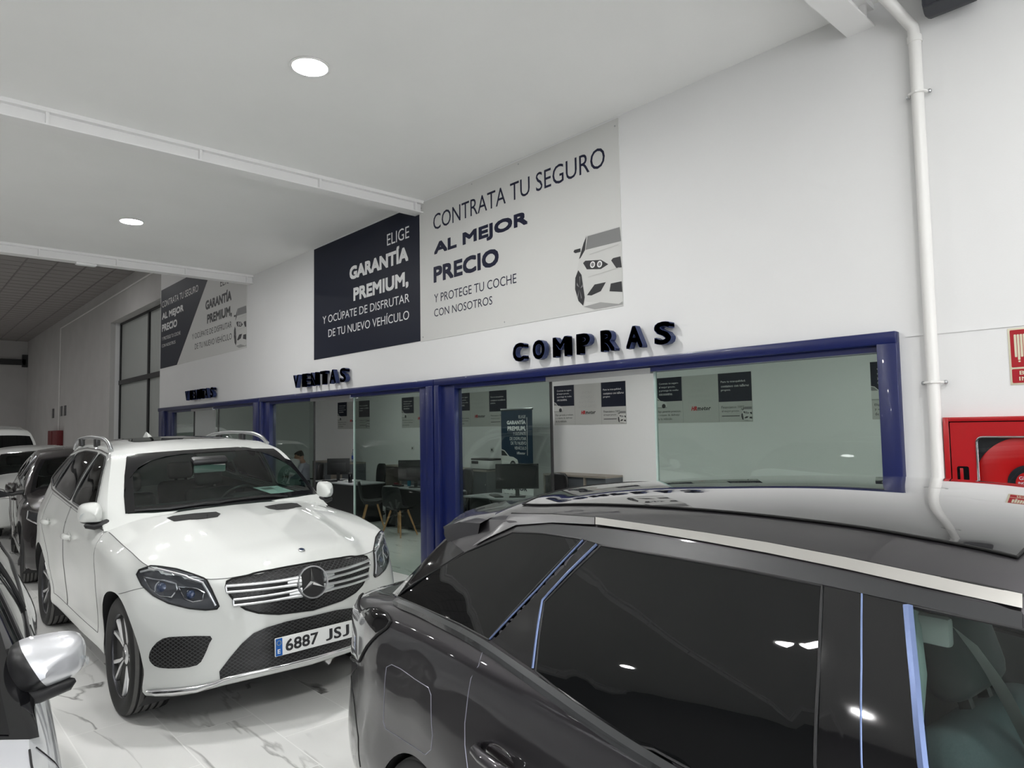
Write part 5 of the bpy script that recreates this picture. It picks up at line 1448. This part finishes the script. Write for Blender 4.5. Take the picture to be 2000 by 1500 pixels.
    P = [[(x, y, z) for y in np.linspace(-.76, .76, 9)] for x, z in ((-.60, 1.11), (-.75, 1.185), (-.95, 1.215), (-1.12, 1.21), (-1.19, 1.12), (-1.15, .8))]
    P[0] = [(-.62 - .05 * abs(q[1]), q[1], q[2]) for q in P[0]]
    ds = MB().grid(P, M['dash']); ds.box(-1.22, -1.05, .20, .54, 1.14, 1.235, M['dash'], .04); ds.build('dashboard', t, fix=False)
    steering(t, -1.34, .37, 1.11)
    for sg in (-1, 1): seat(t, -1.78, sg * .37, .62, M['interior'], 'front_seat')
    seat(t, -2.65, .36, .65, M['interior'], 'rear_seat'); seat(t, -2.65, -.36, .65, M['interior'], 'rear_seat')
    mh = MB().box(-.016, .016, -.125, .125, -.036, .036, M['light_lining'], .014).build('rear_view_mirror', t, (-1.02, .0, 1.475)); mh.rotation_euler = (0, .25, -.12)
    MB().box(-.09, .03, -.14, .14, .035, .085, M['black'], .02).tube([(0, 0, .0), (.0, 0, .05)], .012, M['black'], 6).build('sensor_housing', mh)
    A, B_, C_, D_ = [Vector(q) for q in ((-.87, .46, 1.225), (-.84, .665, 1.225), (-1.16, .64, 1.262), (-1.19, .43, 1.262))]
    pm = MB().add([A, B_, C_, D_, A + Vector((0, 0, .002)), B_ + Vector((0, 0, .002)), C_ + Vector((0, 0, .002)), D_ + Vector((0, 0, .002))], [[0, 1, 2, 3], [4, 5, 6, 7], [0, 1, 5, 4], [1, 2, 6, 5], [2, 3, 7, 6], [3, 0, 4, 7]], M['paper'])
    ip = lambda u, v: A.lerp(B_, u).lerp(D_.lerp(C_, u), v) + Vector((0, 0, .003))
    pm.add([ip(.15, .55), ip(.6, .55), ip(.6, .85), ip(.15, .85)], [[0, 1, 2, 3]], M['print_grey']).build('paper_sheet', t, fix=False)
    return c

def ring(c, name, outer, inner, m, off, d, parent=None):
    """band between two outlines of equal point count, laid on the body"""
    n = len(outer); V = []; d = Vector(d)
    den = 4
    O = [Vector(outer[i // den]).lerp(Vector(outer[(i // den + 1) % n]), (i % den) / den) for i in range(n * den)]
    I = [Vector(inner[i // den]).lerp(Vector(inner[(i // den + 1) % n]), (i % den) / den) for i in range(n * den)]
    P = []
    for f in (0, .34, .67, 1):
        row = []
        for a, b in zip(O, I):
            w = a.lerp(b, f); h, hn = c.proj(w, d); row.append(h + hn * off if h is not None and (h - w).length < .2 else w - d * off)
        P.append(row)
    return MB().grid(P, m, True, True).build(name, parent or c.root)
SUV = white_suv()

# ------------------------------------------------------------------ 2. the dark grey crossover in the foreground
def grey_crossover():
    t = thing('crossover', 'dark grey crossover in the foreground, seen from its rear side', 'car', (.130, 2.113, 0), math.radians(-5))
    B = [(1.45, 0), (1.40, .4), (1.25, .66), (1.0, .83), (.75, .89), (.42, .91), (-.05, .915), (-.6, .92), (-1.1, .92), (-1.5, .92), (-1.75, .92), (-2.15, .905), (-2.70, .862), (-2.95, .77), (-3.12, .44), (-3.15, 0)]
    o = [1] * 16
    lv = [(.22, [.1] * 5 + [.08] * 7 + [.1] * 4), (.30, [.03] * 16), ([.48] * 12 + [.46, .46, .46, .46], [0] * 5 + [.02] * 5 + [.0] * 2 + [-.01] * 4), ([.66] * 16, [0] * 6 + [.012] * 4 + [.0] * 6),
          ([.76, .76, .77, .78, .80, .84, .86, .87, .87, .87, .87, .88, .88, .88, .88, .88], [.01] * 5 + [.0] * 3 + [.006] * 3 + [.0] * 2 + [.02] * 3),
          ([.85, .85, .86, .87, .89, .93, .95, .97, .99, 1.015, 1.03, 1.035, 1.03, 1.02, 1.02, 1.02], [.03] * 5 + [.02] * 2 + [.012] * 4 + [.02, .03, .035, .04, .04])]
    top = [(1.33, 0, .89), (1.28, .38, .89), (1.12, .6, .90), (.92, .74, .925), (.70, .79, .95), (.42, .835, .965), (-.05, .885, .985), (-.6, .895, 1.0), (-1.107, .895, 1.035), (-1.505, .878, 1.083), (-1.75, .86, 1.108), (-2.155, .825, 1.113), (-2.50, .765, 1.10), (-2.64, .66, 1.09), (-2.73, .4, 1.09), (-2.75, 0, 1.09)]
    cowl = [(.56, 0, 1.04), (.52, .4, 1.03), (.46, .7, 1.0)]
    rail = [(.05, .765, 1.22), (-.2, .715, 1.38), (-.385, .70, 1.447), (-.643, .695, 1.478), (-.88, .685, 1.484), (-1.29, .665, 1.482), (-1.85, .635, 1.45), (-2.16, .615, 1.42), (-2.345, .63, 1.345), (-2.45, .70, 1.224), (-2.60, .72, 1.095)]
    cen = [(.15, 0, 1.32), (-.1, 0, 1.46), (-.35, 0, 1.555), (-.643, 0, 1.59), (-.96, 0, 1.60), (-1.31, 0, 1.588), (-1.85, 0, 1.545), (-2.34, 0, 1.45), (-2.50, 0, 1.30), (-2.66, 0, 1.16), (-2.745, 0, 1.095)]
    c = Car(t, plan_rows(B, lv, top), (4, 5, [(1.2, 0, .94), (1.0, 0, .97), (.78, 0, 1.005)]), cowl, rail, cen, (5, 12), step=.026, roof_pow=2.9)
    G = M['grey_paint']
    bm = c.shell('body', [c.wrap, c.side], G)
    bt = c.shell('roof', [c.top], G)
    # hatch glass and windscreen
    rw = rounded([c.proj((0, y, z), (1, 0, 0))[0] for y, z in ((-.52, 1.35), (-.58, 1.18), (.58, 1.18), (.52, 1.35))], .06)
    wsx = [(.40, .62), (.47, .3), (.48, 0), (.47, -.3), (.40, -.62), (.1, -.66), (-.2, -.60), (-.28, -.3), (-.30, 0), (-.28, .3), (-.2, .60), (.1, .66)]
    wo = c.topl(wsx); c.cut(bt, wo, (0, 0, -1)); c.patch('windscreen', wo, M['car_glass'], .002, (0, 0, -1), .06)
    # right-hand windows are measured on the near side, the left ones mirror them
    P = lambda *q: c.pxs(q)
    side = lambda L: c.sidel(L, -1)
    zb = lambda x: float(np.interp(-x, -c.belt[:, 0], c.belt[:, 2]))
    quarter = P((1002, 1040), (1060, 1042), (1137, 1054)) + P((955, 1250), (900, 1220), (840, 1193), (778, 1165), (845, 1118), (910, 1079))
    fixed = P((1147, 1056), (1166, 1062), (1110, 1118), (1058, 1174), (1048, 1240), (1041, 1308), (1000, 1280), (962, 1253), (1050, 1158))
    tx = c.px(1607, 1145)
    rear = P((1174, 1066), (1300, 1087), (1450, 1113), (1606, 1145)) + P((1600, 1300), (1592, 1490)) + side([(-.652, zb(-.65) + .018), (-1.05, zb(-1.05) + .014)]) + P((1238, 1455), (1140, 1388), (1047, 1312), (1054, 1242), (1064, 1176), (1116, 1122))
    bz = tx[0]
    front = P((1772, 1182), (1880, 1205), (1998, 1230)) + side([(-.26, 1.375), (-.10, 1.30), (.12, 1.13), (.20, 1.03), (-.2, zb(-.2) + .015), (-.447, zb(-.45) + .015)]) + P((1803, 1490), (1788, 1330))
    for sg in (-1, 1):
        mm = (lambda L: L) if sg < 0 else c.mir
        for nm, L, mt in (('quarter_window', quarter, 'dark_glass'), ('door_corner_glass', fixed, 'black_gloss'), ('rear_window', rear, 'dark_glass'), ('front_window', front, 'side_glass')):
            L = mm(L); c.cut(bm, L, (0, -sg, 0)); g = c.patch(nm, L, M[mt], .001, (0, -sg, 0), .05, relax=8)
            if nm != 'door_corner_glass': c.line('window_seal', L, .0032, M['seal'], True, g, .001)
        # black pillar panels between the doors and the upper trim band
        pl = P((1610, 1146), (1690, 1160), (1766, 1180), (1782, 1330), (1797, 1490)) + side([(-.455, zb(-.45) + .014), (-.648, zb(-.65) + .016)]) + P((1595, 1490), (1603, 1300))
        pl = mm(pl); c.cut(bm, pl, (0, -sg, 0)); pg = c.patch('pillar_trim', pl, M['black_gloss'], .001, (0, -sg, 0), .04)
        gp = P((1684, 1140), (1683, 1300), (1683, 1490)) + side([(-.560, zb(-.56) + .005)])
        c.line('panel_gap', mm(gp), .002, M['trim_blue'], False, pg, .001)
        ch = P((1774, 1184), (1788, 1330), (1803, 1490)) + side([(-.449, zb(-.45) + .015)])
        c.line('chrome_strip', mm(ch), .0095, M['trim_blue'], False, pg, .003)
        c.line('door_edge_strip', mm(P((1167, 1064), (1112, 1118), (1061, 1173), (1050, 1240), (1042, 1306))), .0042, M['trim_blue'], False, None, .003)
        c.line('corner_strip', mm(P((1140, 1056), (1050, 1152), (958, 1249))), .003, M['trim_blue'], False, None, .003)
        top_l = P((1010, 1030), (1080, 1026), (1160, 1030), (1250, 1043), (1380, 1064), (1500, 1086), (1650, 1117), (1800, 1151), (1998, 1197))
        fwd = side([(-.30, 1.405), (-.10, 1.335)])
        low_l = P((1998, 1227), (1880, 1202), (1766, 1177), (1607, 1142), (1450, 1110), (1300, 1084), (1172, 1063), (1137, 1053), (1060, 1041), (1004, 1037))
        c.patch('upper_trim', mm(top_l + low_l), M['band_black'], .004, (0, -sg, 0), .03)
        rl = P((905, 1006), (1000, 1004), (1080, 1006), (1160, 1013), (1250, 1025), (1380, 1044), (1500, 1063), (1650, 1092), (1800, 1124), (1998, 1165))
        c.patch('roof_side_sheen', mm(P((1165, 1013), (1250, 1025), (1380, 1044), (1500, 1063), (1650, 1092), (1800, 1124), (1998, 1165), (1998, 1193), (1800, 1147), (1650, 1113), (1500, 1082), (1380, 1060), (1250, 1039), (1165, 1027))), M['sheen_cream'], .007, (0, -sg * .8, -.6), .03, relax=3)  # pale metal band stands in for the reflection along the roof-side paint
        c.patch('rear_roof_sheen', mm(P((912, 1010), (1000, 1006), (1080, 1007), (1163, 1013), (1163, 1027), (1080, 1023), (1010, 1027), (960, 1050), (925, 1068))), M['sheen_grey'], .006, (0, -sg * .8, -.6), .03, relax=3)  # grey band: ceiling reflection on the paint towards the spoiler
        c.line('roof_ditch', mm(rl), .004, M['gap'], False, None, .002)
        belt = [(x, zb(x) - .008) for x in np.linspace(-2.44, .25, 40)]
        bl = c.sidel(belt, sg); c.line('belt_moulding', bl, .019, principled('satin_grey_moulding', (.05, .052, .055), .25, metal=.6, coat=.5), False, None, .004)
        # dark corner panel of the hatch
        L = mm(P((876, 1053), (908, 1078), (845, 1117), (778, 1163), (768, 1160), (800, 1125), (840, 1085)))
        if len(L) > 4: c.patch('hatch_corner', L, M['black_gloss'], .004, (0, -sg, 0), .04)
        # fuel flap only on the right
        if sg < 0:
            fl = P((755, 1303), (765, 1298), (782, 1306), (810, 1326), (837, 1343), (842, 1357), (843, 1415), (845, 1436), (842, 1464), (831, 1474), (790, 1447), (753, 1423), (749, 1410), (751, 1350))
            nb = c.cut(bm, fl, (0, -sg, 0), True); d = c.finish(nb, 'fuel_flap', G); c.line('flap_glint', fl, .0014, M['seam_glint'], True, d, .0005)
        arch(c, bm, .55, .32, .345, sg); arch(c, bm, -2.10, .32, .330, sg)
        gapl = P((951, 1260), (942, 1275), (935, 1300), (920, 1325), (914, 1360), (908, 1412), (908, 1455), (913, 1498)) 
        last = gapl[-1]; gapl = gapl + side([(last[0] + .03, last[2] - .1), (-1.66, .5), (-1.60, .34)])
        c.line('door_gap', mm(gapl), .0019, M['seam_glint'], False, None, .0)  # pale line paints the highlight along the door edge
        g2 = side([(-.558, zb(-.56) - .01), (-.535, .8), (-.545, .33)]); c.line('door_gap', mm(g2), .0035, M['gap'], False, None, .0)
        g3 = side([(.38, .95), (.42, .7), (.30, .4), (.28, .33), (-1.60, .33)]); c.line('door_gap', mm(g3), .0035, M['gap'], False, None, .0)
        # door handles
        hp = c.px(972, 1478)
        for dx in (0, 1.12):
            a = Vector((hp[0] - .09 + dx, sg * abs(hp[1]), hp[2] - .0)); b = a + Vector((.20, 0, -.01)); oo = Vector((0, sg * .035, 0))
            a = Vector(c.side_pt(a.x, a.z, sg)); b = Vector(c.side_pt(b.x, b.z, sg))
            h = MB().tube([a + oo * .1, a + oo * .8 + (b - a) * .08, a + oo + (b - a) * .3, a + oo + (b - a) * .7, a + oo * .9 + (b - a) * .92, b + oo * .1], [.012, .017, .019, .019, .017, .012], G, 10).build('door_handle', t)
            MB().sphere(tuple(a.lerp(b, .5) - Vector((0, sg * .002, 0))), (.075, .008, .04), M['black_paint'], 14, 8).build('handle_recess', h)
        # tail lamp wrapping the corner
        tl = mm(P((706, 1196), (722, 1189), (742, 1190), (757, 1199), (765, 1214), (757, 1226), (738, 1240), (718, 1262), (703, 1292), (697, 1298)) + [c.px(696, 1250)] if c.px(696, 1250) else P((706, 1196), (722, 1189), (742, 1190), (757, 1199), (765, 1214), (757, 1226), (738, 1240), (718, 1262), (703, 1292), (700, 1298), (703, 1250)))
        dd = Vector((.75, -sg * .66, 0)) * 1
        tail = [(-2.45 - .0, 0)]
        L2 = [c.proj(Vector(q), dd)[0] for q in ((-2.60, sg * .80, 1.03), (-2.75, sg * .72, 1.04), (-2.84, sg * .52, 1.02), (-2.88, sg * .50, .80), (-2.80, sg * .68, .74), (-2.70, sg * .79, .80), (-2.62, sg * .82, .93))]
        L2 = [q for q in L2 if q is not None]
        if sg < 0 and len(tl) > 5:
            back = [c.proj(Vector(q), dd)[0] for q in ((-2.80, sg * .66, .76), (-2.86, sg * .52, .80), (-2.83, sg * .52, 1.0))]
            o3 = [Vector(q) for q in tl[:9]] + [q for q in back if q is not None]
        else: o3 = L2
        lamp = c.patch('tail_lamp', o3, M['tail_clear'], .006, dd, .03)
        c.line('lamp_edge', o3, .005, M['gap'], True, lamp, .004)
        dk = mm(P((708, 1195), (722, 1190), (742, 1191), (756, 1200), (764, 1214), (756, 1225), (738, 1236), (725, 1222)))
        if len(dk) > 5: c.patch('lamp_hood', dk, M['black_gloss'], .009, dd, .03, lamp)
        bg = P((697, 1300), (686, 1320), (692, 1370), (700, 1440), (704, 1498))
        if len(bg) > 2: c.line('bumper_gap', mm(bg), .003, M['gap'], False, None, .0)
        mirror_unit(t, (.10, sg * .86, 1.03), (.07, sg * 1.05, 1.09), G, .16, .13)
        for x in (.55, -2.10): wheel(t, x, sg * .79, .315, .225, sg, 5)
    c.finish(bm, 'body', G); c.finish(bt, 'roof', G)
    c.finish(c.shell('bonnet', [c.hood], G), 'bonnet', G)
    T = c.top; ii = [i for i in range(T.shape[0]) if 3.15 < c.wpar[i] < 7.55]; j0 = 4
    P_ = [[tuple(T[i, j] + (0, 0, .004)) for j in range(j0, 26)] + [tuple(T[i, j] * (1, -1, 1) + (0, 0, .004)) for j in range(24, j0 - 1, -1)] for i in ii]
    pr = MB().grid(P_, M['roof_glass']).build('panoramic_roof', t)
    edge = [r[0] for r in P_] + P_[-1][1:-1] + [r[-1] for r in P_[::-1]] + P_[0][::-1][1:-1]
    MB().tube(edge, .003, M['gap'], 6, True).build('roof_seal', pr)
    c.patch('rear_screen', rw, M['dark_glass'], .004, (1, 0, 0), .06)
    # tailgate spoiler with rounded end caps
    P_ = []
    for f in np.linspace(-1, 1, 31):
        y = .655 * f; e = abs(f) ** 6
        zr = float(np.interp(abs(y), [0, .3, .5, .6, .66], [1.480, 1.474, 1.458, 1.440, 1.420])); xr = -2.08 - .02 * (1 - abs(f))
        xt = -2.50 + .17 * abs(f) ** 3; zt = zr - .040 - .015 * e
        P_.append([(xr, y, zr + .004), (xr - .14, y, zr - .004), (xr - .26, y, zr - .026 - .01 * e), (xt, y, zt + .008), (xt - .006, y, zt - .008), (xt + .03, y, zt - .022 - .02 * e), (xr - .2, y * .99, zt - .03 - .03 * e), (xr - .06, y * .985, zr - .09 - .04 * e)])
    m = MB().grid(P_, G); m.add(P_[0], [list(range(8))], G).add(P_[-1], [list(range(8))[::-1]], G)
    sp = m.build('spoiler', t)
    MB().box(-2.8, 1.2, -.70, .70, .20, .32, M['black']).build('underbody', t)
    cabin(c, .5, None, None, 'light_lining', 'tub')
    P_ = [[(x, y, z) for y in np.linspace(-.72, .72, 9)] for x, z in ((.40, 1.0), (.2, 1.03), (.05, 1.02), (-.08, .98), (-.12, .9), (-.1, .6))]
    MB().grid(P_, M['dash']).build('dashboard', t, fix=False)
    steering(t, -.25, .37, .98)
    for sg in (-1, 1): seat(t, -.20, sg * .38, .56, M['seat_cloth'], 'front_seat', .30, M['interior'])
    for sg in (-1, 1): seat(t, -1.25, sg * .36, .60, M['interior'], 'rear_seat')
    # pillar lining, belt anchor and belt behind the near front window
    for sg in (-1, 1):
        MB().tube([(-.60, sg * .655, 1.40), (-.575, sg * .70, 1.30), (-.57, sg * .765, 1.15), (-.57, sg * .80, 1.0), (-.57, sg * .81, .8)], [.03, .032, .034, .036, .04], M['pillar_teal'], 10).build('pillar_lining', t)
        MB().box(-.05, .03, -.012, .012, -.028, .028, M['belt'], .008).build('belt_anchor', t, (-.545, sg * .648, 1.375))
        m = MB(); pts = resample([(-.50, sg * .635, 1.372), (-.475, sg * .60, 1.31), (-.468, sg * .52, 1.22), (-.465, sg * .43, 1.12), (-.45, sg * .34, .98), (-.42, sg * .25, .80)], 24)
        m.grid([[tuple(p + (-.02, 0, .014)), tuple(p + (.022, 0, -.014))] for p in pts], M['belt']); m.build('seat_belt', t, fix=False)
    return c
CROSS = grey_crossover()

# ------------------------------------------------------------------ 3. the cars further back and the silver one at the edge
def row_car(name, lab, loc, rz, sx, sy, sz, paint, R, dz=0.0, spokes=5, pillars=None, glass='car_glass', mirrors=True, lamps=True, step=.045, rails=False, mir=None):
    t = thing(name, lab, 'car', loc, rz)
    c = Car(t, *suv_plan(sx, sy, sz, dz), step=step)
    P = M[paint]
    bm = c.shell('body', [c.wrap, c.side] if pillars is None else [c.wrap], P); bs = bm if pillars is None else c.shell('side_pillars', [c.side], M[pillars]); bt = c.shell('roof', [c.top], P)
    RP = M[pillars] if pillars else P
    s3 = lambda L: [(a * sx, b * sz + (dz * min(1, max(0, (b - 1.2) / .4)))) for a, b in L]
    F = s3([(-.90, 1.185), (-1.02, 1.32), (-1.27, 1.535), (-1.45, 1.60), (-1.70, 1.625), (-1.73, 1.235)]); Rr = s3([(-1.80, 1.24), (-1.77, 1.628), (-2.30, 1.635), (-2.60, 1.60), (-2.85, 1.50), (-3.10, 1.36), (-2.66, 1.30)])
    wy = [(-.62, .80), (-.555, .45), (-.53, 0), (-.555, -.45), (-.62, -.80), (-.92, -.745), (-1.18, -.65), (-1.25, -.3), (-1.27, 0), (-1.25, .3), (-1.18, .65), (-.92, .745)]
    wo = c.topl([(a * sx, b * sy) for a, b in wy]); wi = c.topl([(-.90 * sx + (a + .90) * sx * .88, b * sy * .93) for a, b in wy])
    c.cut(bt, wo, (0, 0, -1)); c.patch('windscreen', wi, M[glass], .002, (0, 0, -1), .07); ring(c, 'windscreen_border', wo, wi, M['frit'], .003, (0, 0, -1))
    for sg in (-1, 1):
        for nm, L in (('front_window', F), ('rear_window', Rr)):
            o3 = c.sidel(L, sg); c.cut(bs, o3, (0, -sg, 0)); g = c.patch(nm, o3, M['dark_glass'], .001, (0, -sg, 0), .08, relax=5); c.line('window_seal', o3, .006, M['chrome'] if paint == 'black_paint' else M['seal'], True, g, .002)
        arch(c, bm, 0, R, R + .05, sg); arch(c, bm, -2.83 * sx, R, R + .05, sg)
        for L in ([(-.60, 1.08), (-.55, .80), (-.60, .42)], [(-1.72, 1.18), (-1.72, .40)], [(-2.66, 1.24), (-2.63, .95), (-2.42, .74), (-2.33, .5)], [(-.60, .40), (-2.30, .40)]):
            c.line('door_gap', c.sidel([(a * sx, b * sz) for a, b in L], sg), .003, M['gap'])
        for hx, hz in ((-1.50, .985), (-2.42, 1.02)):
            a, b = c.side_pt((hx - .1) * sx, hz * sz, sg), c.side_pt((hx + .1) * sx, hz * sz, sg)
            if a and b and mir is None: MB().tube([Vector(a), Vector(a) + Vector((.03, sg * .03, 0)), Vector(b) + Vector((-.03, sg * .03, 0)), Vector(b)], .014, P, 8).build('door_handle', t)
        for x in (0, -2.83 * sx): wheel(t, x, sg * (.925 * sy - .13), R, .235, sg, spokes)
        if lamps:
            dd = Vector((-.75, -sg * .66, 0))
            L = [c.proj(Vector((a * sx, sg * b * sy, z * sz)), dd)[0] for a, b, z in ((.70, .52, .80), (.68, .54, .87), (.45, .78, .95), (.25, .86, .96), (.30, .87, .86), (.55, .74, .78))]
            L = [q for q in L if q is not None]
            if len(L) > 3:
                hl = c.patch('headlamp', L, M['lamp_dark'], .004, dd, .05); c.line('light_strip', L, .010, M['chrome'], True, hl, .006)
        if mirrors:
            if mir is None: mirror_unit(t, (-.80 * sx, sg * .90 * sy, 1.14 * sz), (-.83 * sx, sg * 1.07 * sy, 1.19 * sz), P, .16, .13)
            else: mirror_unit(t, (mir[0] + .02, sg * .72, mir[2] - .06), (mir[0], sg * mir[1], mir[2]), P, mir[3], mir[4], two_tone=True)
    c.finish(bm, 'body', P)
    if pillars: c.finish(bs, 'side_pillars', M[pillars])
    c.finish(bt, 'roof', RP); hd = c.finish(c.shell('bonnet', [c.hood], P), 'bonnet', P)
    for sg in (1, -1): c.line('panel_gap', [(p[0], sg * p[1], p[2]) for p in c.hood[::4, -1]], .003, M['gap'], False, hd, .001)
    gp = rounded(c.frontl([(y * sy, z * sz) for y, z in ((-.50, .86), (.50, .86), (.42, .68), (-.42, .68))]), .06)
    c.patch('grille', gp, M['comb'], .004, (-1, 0, 0), .05)
    ip = rounded(c.frontl([(y * sy, z * sz) for y, z in ((-.55, .54), (.55, .54), (.60, .38), (-.60, .38))]), .05); c.patch('lower_intake', ip, M['comb'], .004, (-1, 0, 0), .05)
    x0 = c.proj((0, 0, .5 * sz), (-1, 0, 0))[0][0]
    MB().box(x0, x0 + .02, -.26, .26, .44 * sz, .44 * sz + .11, M['plate'], .004).build('number_plate', t)
    MB().box(-3.5 * sx, .55 * sx, -.68 * sy, .68 * sy, .22, .34, M['black']).build('underbody', t)
    cabin(c, .5, None, None)
    Q = [[(x * sx, y * sy, z * sz) for y in np.linspace(-.74, .74, 9)] for x, z in ((-.66, 1.09), (-.75, 1.13), (-.95, 1.14), (-1.12, 1.12), (-1.17, 1.03), (-1.15, .8))]
    MB().grid(Q, M['dash']).build('dashboard', t, fix=False)
    steering(t, -1.30 * sx, .37 * sy, 1.03 * sz)
    for sg in (-1, 1): seat(t, -1.72 * sx, sg * .36, .56, M['interior'], 'front_seat')
    return c, t
_, blk = row_car('coupe_suv', 'black car parked right behind the white SUV', (-10.25, 2.16, 0), math.radians(-4.5), .97, .96, .915, 'black_paint', .345)
row_car('hatchback', 'white car behind the black car at the left edge', (-15.3, 2.25, 0), math.radians(-3), .93, .95, .90, 'white_paint', .32)
SIL, st = row_car('hatchback', 'silver car at the lower left corner with its silver and black mirror', (-1.755, -.54, 0), math.radians(-5), .93, .95, .89, 'silver_paint', .33, step=.03, pillars='black_gloss', mir=(-.74, .952, 1.115, .15, .15))

# white van far back
def van():
    t = thing('van', 'white van far back at the left, behind the other cars', 'car', (-22.0, 2.15, 0), 0)
    W = M['white_paint']; L, w = 4.9, .95
    prof = [(.95, .35), (.98, .62), (.93, .92), (.80, 1.05), (.25, 1.18), (.10, 1.25), (-.52, 1.80), (-.72, 1.90), (-1.2, 1.955), (-3.6, 1.95), (-3.86, 1.88), (-3.95, 1.2), (-3.95, .4)]
    pr = resample([(a, 0, b) for a, b in prof], 90)
    def yw(z): return w * float(np.interp(z, [.3, .5, 1.1, 1.6, 1.85, 1.96], [.93, 1.0, 1.0, .93, .86, .78]))
    P = [[(p[0] - .10 * abs(f) ** 3 * (1 if p[0] > 0 else .3), yw(p[2]) * f, p[2] - .03 * abs(f) ** 4 * (p[2] > 1.3)) for f in np.linspace(-1, 1, 17)] for p in pr]
    m = MB().grid(P, W)
    for k in (0, -1):
        row = [r[k] for r in P]; m.add(row + [(row[0][0] - .1, row[0][1], .30), (row[-1][0] + .1, row[-1][1], .30)][::1], [list(range(len(row)))], W)
    m.build('body', t)
    iw = [i for i, p in enumerate(pr) if p[0] < .12 and 1.25 < p[2] < 1.80 and p[0] > -.8]
    Q = [[(P[i][j][0] + .006, P[i][j][1] * .93, P[i][j][2] + .008) for j in range(17)] for i in iw]
    MB().grid(Q, M['dark_glass']).build('windscreen', t)
    for sg in (-1, 1):
        MB().add([(-.25, sg * (w * 1.003), 1.18), (-.72, sg * w * .945, 1.60), (-1.35, sg * w * .945, 1.62), (-1.35, sg * w * 1.004, 1.18)], [[0, 1, 2, 3]], M['dark_glass']).build('side_window', t)
        mirror_unit(t, (-.25, sg * .95, 1.2), (-.25, sg * 1.17, 1.33), M['black'], .24, .12)
        MB().box(.80, .93, sg * .62 - .16, sg * .62 + .16, .78, .95, M['lamp_dark'], .03).build('headlamp', t)
        for x in (.1, -2.9): wheel(t, x, sg * .84, .34, .22, sg, 5)
    MB().box(.90, .985, -.45, .45, .70, .82, M['black'], .02).build('grille', t)
    MB().box(-3.8, .8, -.75, .75, .22, .4, M['black']).build('underbody', t)
van()

# unseen dark cars added across the aisle to darken the reflections on the crossover
for x, y in ((-2.6, -3.9), (-8.2, -3.8), (3.2, -4.1)):
    k = copy_tree(blk); k.location = (x, y, 0); k.rotation_euler = (0, 0, math.radians(4)); k['label'] = 'unseen black car added to darken the reflections on the crossover'; k['group'] = 'added unseen cars'
